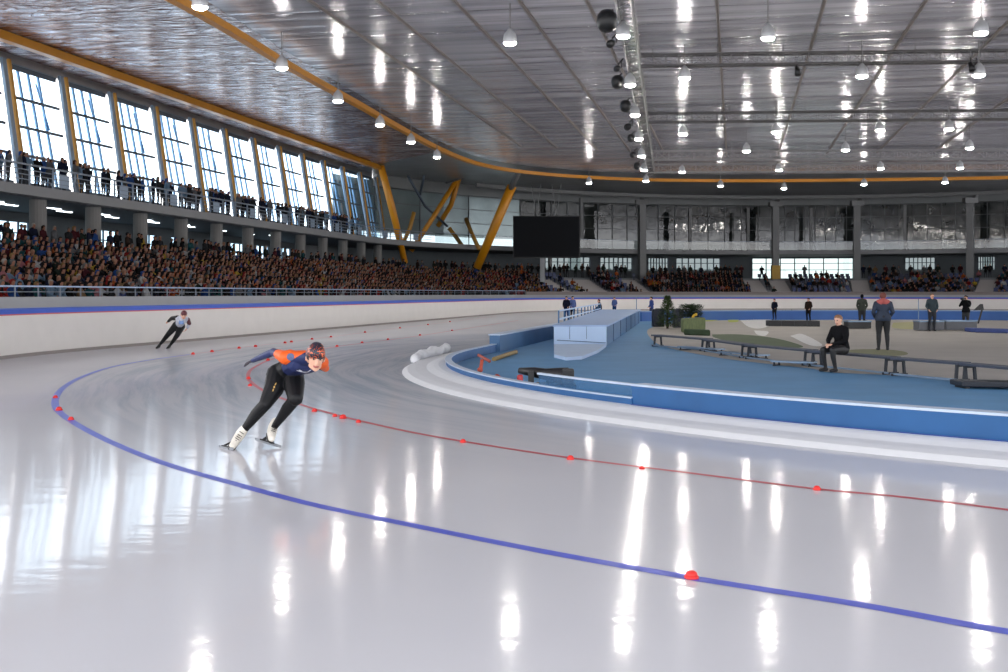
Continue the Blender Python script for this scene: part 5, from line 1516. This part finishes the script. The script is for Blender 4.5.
# black equipment behind the near barrier: camera dolly on a rail, bag
pb = ground(552, 384); 
t = thing('camera_dolly', zv(pb, .012), 'black television camera dolly lying behind the blue barrier', 'camera')
q = at(545, 374, pb.y); 
MB().tube([at(519, 370.5, 20.6), at(534, 372.3, 20.5), at(546, 374.2, 20.4), at(556, 375.2, 20.3), at(567, 376.8, 20.2)], [.05, .09, .10, .13, .16], 12).build('boom', m_dark, t, True)
MB().box(at(568, 376.3, 20.1), (.10, 0, 0), (0, .12, 0), (0, 0, .13)).build('camera_head', m_dark, t, bevel=.03)
for x, y, h in ((531, 371, 0), (549, 374, 0), (562, 376, 0)):
    p = at(x, y, 20.4); MB().bar(zv(p, .012), zv(p, p.z), .10, .10).build('support', m_dark, t)
MB().box(zv(at(556, 376, 20.5), .1), (.34, 0, 0), (0, .3, 0), (0, 0, .085)).build('base', m_dark, t, bevel=.02)
# red post and fallen boom at the tip of the infield
p = ground(480, 373); t = thing('red_post', zv(p, .012), 'small red and orange post with slanting arm at the tip of the infield', 'post')
m_ro = mat('red_orange_paint', (190, 84, 62), .5, var=.3)
MB().tube([zv(p, .012), zv(p + Vector((.05, 0, 0)), .30)], .04, 10).build('stem', m_ro, t, True)
MB().tube([at(478.5, 355, p.y), at(490, 361.5, p.y - .3)], .035, 8).build('arm', mat('rust_red_paint', (160, 78, 66), .5), t, True)
MB().ball(zv(p, .07), .065, (1, 1, .9)).build('foot', m_ro, t, True)
p = ground(497, 378.5); tag(MB().lathe([(.07, 0), (.08, .02), (.06, .05), (.02, .08)], zv(p, .012), 12).build('orange_cone', m_ro, smooth=True), 'flat orange cone on the blue floor at the infield tip', 'cone')
p = ground(520, 383.5); tag(MB().lathe([(.05, 0), (.06, .03), (.06, .13), (.05, .15), (.03, .16)], zv(p, .012), 12).build('red_bucket', mat('signal_red', (196, 56, 60), .5), smooth=True), 'small red bucket behind the barrier below the camera dolly', 'bucket')
a, b = ground(494, 361.5), ground(516, 354)
tag(MB().tube([zv(a, .06), zv(a.lerp(b, .5), .07), zv(b, .06)], .06, 8).build('yellow_pole', mat('ochre_pole', (150, 124, 70), .6, var=.4)), 'ochre and black pole lying on the floor by the infield tip', 'pole')

# far inner blue pads on the infield, run across the view
fb_ = [ground(x, y) for x, y in ((642, 321.5), (700, 320.5), (760, 320), (830, 319.8), (900, 319.6), (960, 320.2), (1010, 320.8), (1080, 322))]
t = thing('blue_pad_wall', fb_[0], 'low blue padded wall across the far end of the infield', 'barrier')
wp_ = with_normals(catmull(fb_, 5))
MB().sweep(wp_, [(0, 0), (0, .58), (.3, .58), (.3, 0)]).build('pad', mat('mid_blue_pad', (44, 92, 160), .5, var=.25, scale=.8), t)
MB().sweep(wp_, [(-.02, .58), (-.02, .64), (.32, .64), (.32, .58)]).build('top_edge', mat('pale_pad_edge', (120, 148, 190), .5), t)

# fir tree, shrub stage, flower bed
def foliage(mb, c, n, rad, size, rnd, cone=0):
    for i in range(n):
        h = rnd.random()
        if cone: r = rad * (1 - h) ** .8 * math.sqrt(rnd.random()) + .02; z = h * cone
        else:
            r = rad * math.sqrt(rnd.random()); z = rnd.random() * rad * 1.1
        a = rnd.random() * 6.283
        p = Vector(c) + Vector((r * math.cos(a), r * math.sin(a), z))
        d = Vector((math.cos(a), math.sin(a), rnd.uniform(-.5, .6))).normalized(); s = d.cross(Vector((0, 0, 1))).normalized()
        L_ = size * rnd.uniform(.6, 1.3)
        mb.add([p, p + d * L_ * .5 + s * L_ * .3, p + d * L_, p + d * L_ * .5 - s * L_ * .3], [(0, 1, 2, 3)])
m_fir = mat('fir_green', (74, 92, 56), .8, var=.7, scale=3, spec=.1)
m_shrub = mat('shrub_green', (62, 76, 58), .8, var=.6, scale=3, spec=.1)
m_grassy = mat('meadow_green', (96, 108, 70), .9, var=.5, scale=4)
m_flower = mat('yellow_flower', (216, 176, 52), .6)
rnd = random.Random(5)
p = ground(667.5, 329)
t = thing('fir_tree', zv(p, .02), 'slim dark green fir tree standing at the near edge of the infield rink', 'tree')
MB().tube([zv(p, .02), zv(p, 1.3)], [.06, .02], 8).build('trunk', mat('bark', (70, 54, 42), .8), t)
f_ = MB(); foliage(f_, zv(p, .12), 2200, .62, .14, rnd, 1.5); f_.build('foliage', m_fir, t)
p = ground(691, 331)
t = thing('shrub_planter', zv(p, .02), 'dark rounded shrub in a grass-covered stepped planter beside the fir tree', 'planter')
f_ = MB(); foliage(f_, zv(p, .62), 2000, .55, .13, rnd); f_.build('shrub', m_shrub, t)
x0 = ground(682, 333); x1 = ground(704, 331); 
MB().box(zv((x0 + x1) / 2, .33), (x1 - x0) / 2, (.05, .7, 0), (0, 0, .31)).build('grassy_block', m_grassy, t, bevel=.08)
x0 = ground(684, 335.2); x1 = ground(710, 336.2)
MB().box(zv((x0 + x1) / 2, .14), (x1 - x0) / 2, (.05, .35, 0), (0, 0, .12)).build('lower_step', m_shrub, t, bevel=.05)
f_ = MB()
for q in ((693, 317), (696, 314.5), (694, 315.5)): f_.ball(at(q[0], q[1], p.y - .55), .07, n=8, m=5)
f_.build('flower', m_flower, t)
# dark equipment beside the tree
for x, yb, yt, w_, lb in ((658, 327, 309, .5, 'dark equipment case standing behind the fir tree'), (678, 328, 309, .42, 'dark upright case between fir tree and shrub planter')):
    p = ground(x, yb); zt_ = HCAM - (yt - YH) / F * p.y
    t = thing('equipment_case', zv(p, .02), lb, 'case')
    MB().box(zv(p, (zt_ + .02) / 2), (w_ * .6, 0, 0), (0, .3, 0), (0, 0, (zt_ - .02) / 2)).build('case_body', mat('dark_blue_case', (26, 32, 46), .6, var=.4), t, bevel=.03)
    MB().box(zv(p, zt_) + Vector((0, -.05, .015)), (w_ * .3, 0, 0), (0, .03, 0), (0, 0, .02)).build('handle', m_dark, t)
# black planter with flowers
a, b = ground(769, 326.5), ground(820, 327)
t = thing('flower_planter', zv(a, .02), 'long black planter box filled with yellow flowers on the far infield', 'planter')
mp_ = (a + b) / 2
MB().box(zv(mp_, .17) + Vector((0, .4, 0)), (b - a) / 2, (0, .4, 0), (0, 0, .15)).build('box', m_dark, t, bevel=.02)
for k in (.25, .5, .75): MB().bar(zv(a.lerp(b, k), .03) + Vector((0, -.01, 0)), zv(a.lerp(b, k), .31) + Vector((0, -.01, 0)), .03).build('rib', mat('planter_rib', (44, 46, 52), .6), t)
# flower bed behind it
p0, p1 = ground(700, 319.3), ground(800, 319.3)
ft = thing('flower_bed', zv(p0, .02), 'narrow bed of green plants and yellow flowers before the blue pads', 'flower bed')
f_ = MB(); g_ = MB()
for i in range(1100):
    k = rnd.random(); c = p0.lerp(p1, k) + Vector((0, -rnd.random() * 1.2, .02))
    dens = .35 + (.55 if .72 < k < .96 else 0)
    c.z += rnd.random() * (.55 if .72 < k < .96 else .14)
    d = Vector((rnd.uniform(-1, 1), rnd.uniform(-1, 1), rnd.uniform(0, 1))).normalized(); s = d.cross(Vector((0, 0, 1))).normalized(); L_ = .16
    (f_ if rnd.random() < dens * .5 else g_).add([c, c + d * L_ * .5 + s * .06, c + d * L_, c + d * L_ * .5 - s * .06], [(0, 1, 2, 3)])
g_.build('leaves', m_fir, ft); f_.build('blossoms', m_flower, ft)
# grey boxes and chairs behind the standing figures
for xa, xb, yb, yt, lb, m in ((849, 872, 329.5, 321.5, 'grey storage box beside the person in patterned jacket', m_dark), (920, 945, 331.5, 321.5, 'grey low box behind the person in teal jacket', mat('mid_grey_box', (96, 98, 104), .6)), (947, 978, 331, 321, 'grey low box beside the photographer', mat('mid_grey_box', (96, 98, 104)))):
    a, b = ground(xa, yb), ground(xb, yb); zt_ = HCAM - (yt - YH) / F * a.y
    t = thing('storage_box', zv(a, .02), lb, 'box')
    MB().box(zv((a + b) / 2, .02 + zt_ / 2) + Vector((0, .5, 0)), (b - a) / 2, (0, .4, 0), (0, 0, zt_ / 2 - .03)).build('box_body', m, t, bevel=.02)
    MB().box(zv((a + b) / 2, zt_ + .0) + Vector((0, .5, 0)), (b - a) / 2 * 1.02, (0, .42, 0), (0, 0, .03)).build('lid', m_frame, t)
p = ground(978, 324)
t = thing('tilted_monitor', zv(p, .02), 'black tilted monitor on a stand against the white far barrier', 'monitor')
dd = p.y
MB().add([at(973, 310.5, dd), at(984, 310, dd), at(983, 304, dd), at(980, 304, dd), at(973, 310.5, dd + .1), at(984, 310, dd + .1), at(983, 304, dd + .1), at(980, 304, dd + .1)], [(0, 1, 2, 3), (4, 5, 6, 7), (0, 1, 5, 4), (1, 2, 6, 5), (2, 3, 7, 6), (3, 0, 4, 7)]).build('display', m_dark, t)
MB().bar(zv(p, .02), at(982, 310, dd), .08).build('stand', m_dark, t)
a, b = ground(975, 333), ground(1030, 334.5)
t = thing('blue_mat', zv(a, .02), 'stack of blue and rust coloured mats at the far infield edge', 'mat')
MB().box(zv((a + b) / 2, .12) + Vector((0, .6, 0)), (b - a) / 2, (0, .6, 0), (0, 0, .09)).build('mat_slab', mat('blue_mat', (56, 72, 130), .6, var=.5, scale=1), t, bevel=.03)
# poles along the far ice edge
for x, yt, yb, lb in ((636.5, 298, 313, 'thin pale pole at the far end of the covered passage'), (918.5, 299, 320, 'thin grey pole at the blue pad wall near the person in teal')):
    p = ground(x, 320.5); zt_ = HCAM - (yt - YH) / F * p.y
    tag(MB().tube([zv(p, .0), zv(p, zt_)], .03, 8).build('thin_pole', m_frame), lb, 'pole')

# lumpy heap of scraped snow at the tip of the curb
rnd = random.Random(9); bs = []
for i in range(30):
    px = 414 + 34 * i / 29
    p = ground(px, 360.5 - (px - 414) * 0.3 + rnd.random() * 2.5, 0.0)
    bs.append((Vector((p.x, p.y, .07 + rnd.random() * .08)), .10 + rnd.random() * .09))
el = [(0, [bs[i], bs[i + 1]]) for i in range(len(bs) - 1)]
hm = body_mesh('snow_heap', el, .05, 2, 1, [m_snow])
ho = bpy.data.objects.new('snow_heap', hm); COL.objects.link(ho)
tag(ho, 'lumpy heap of scraped snow on the curb at its outermost turn', 'snow')
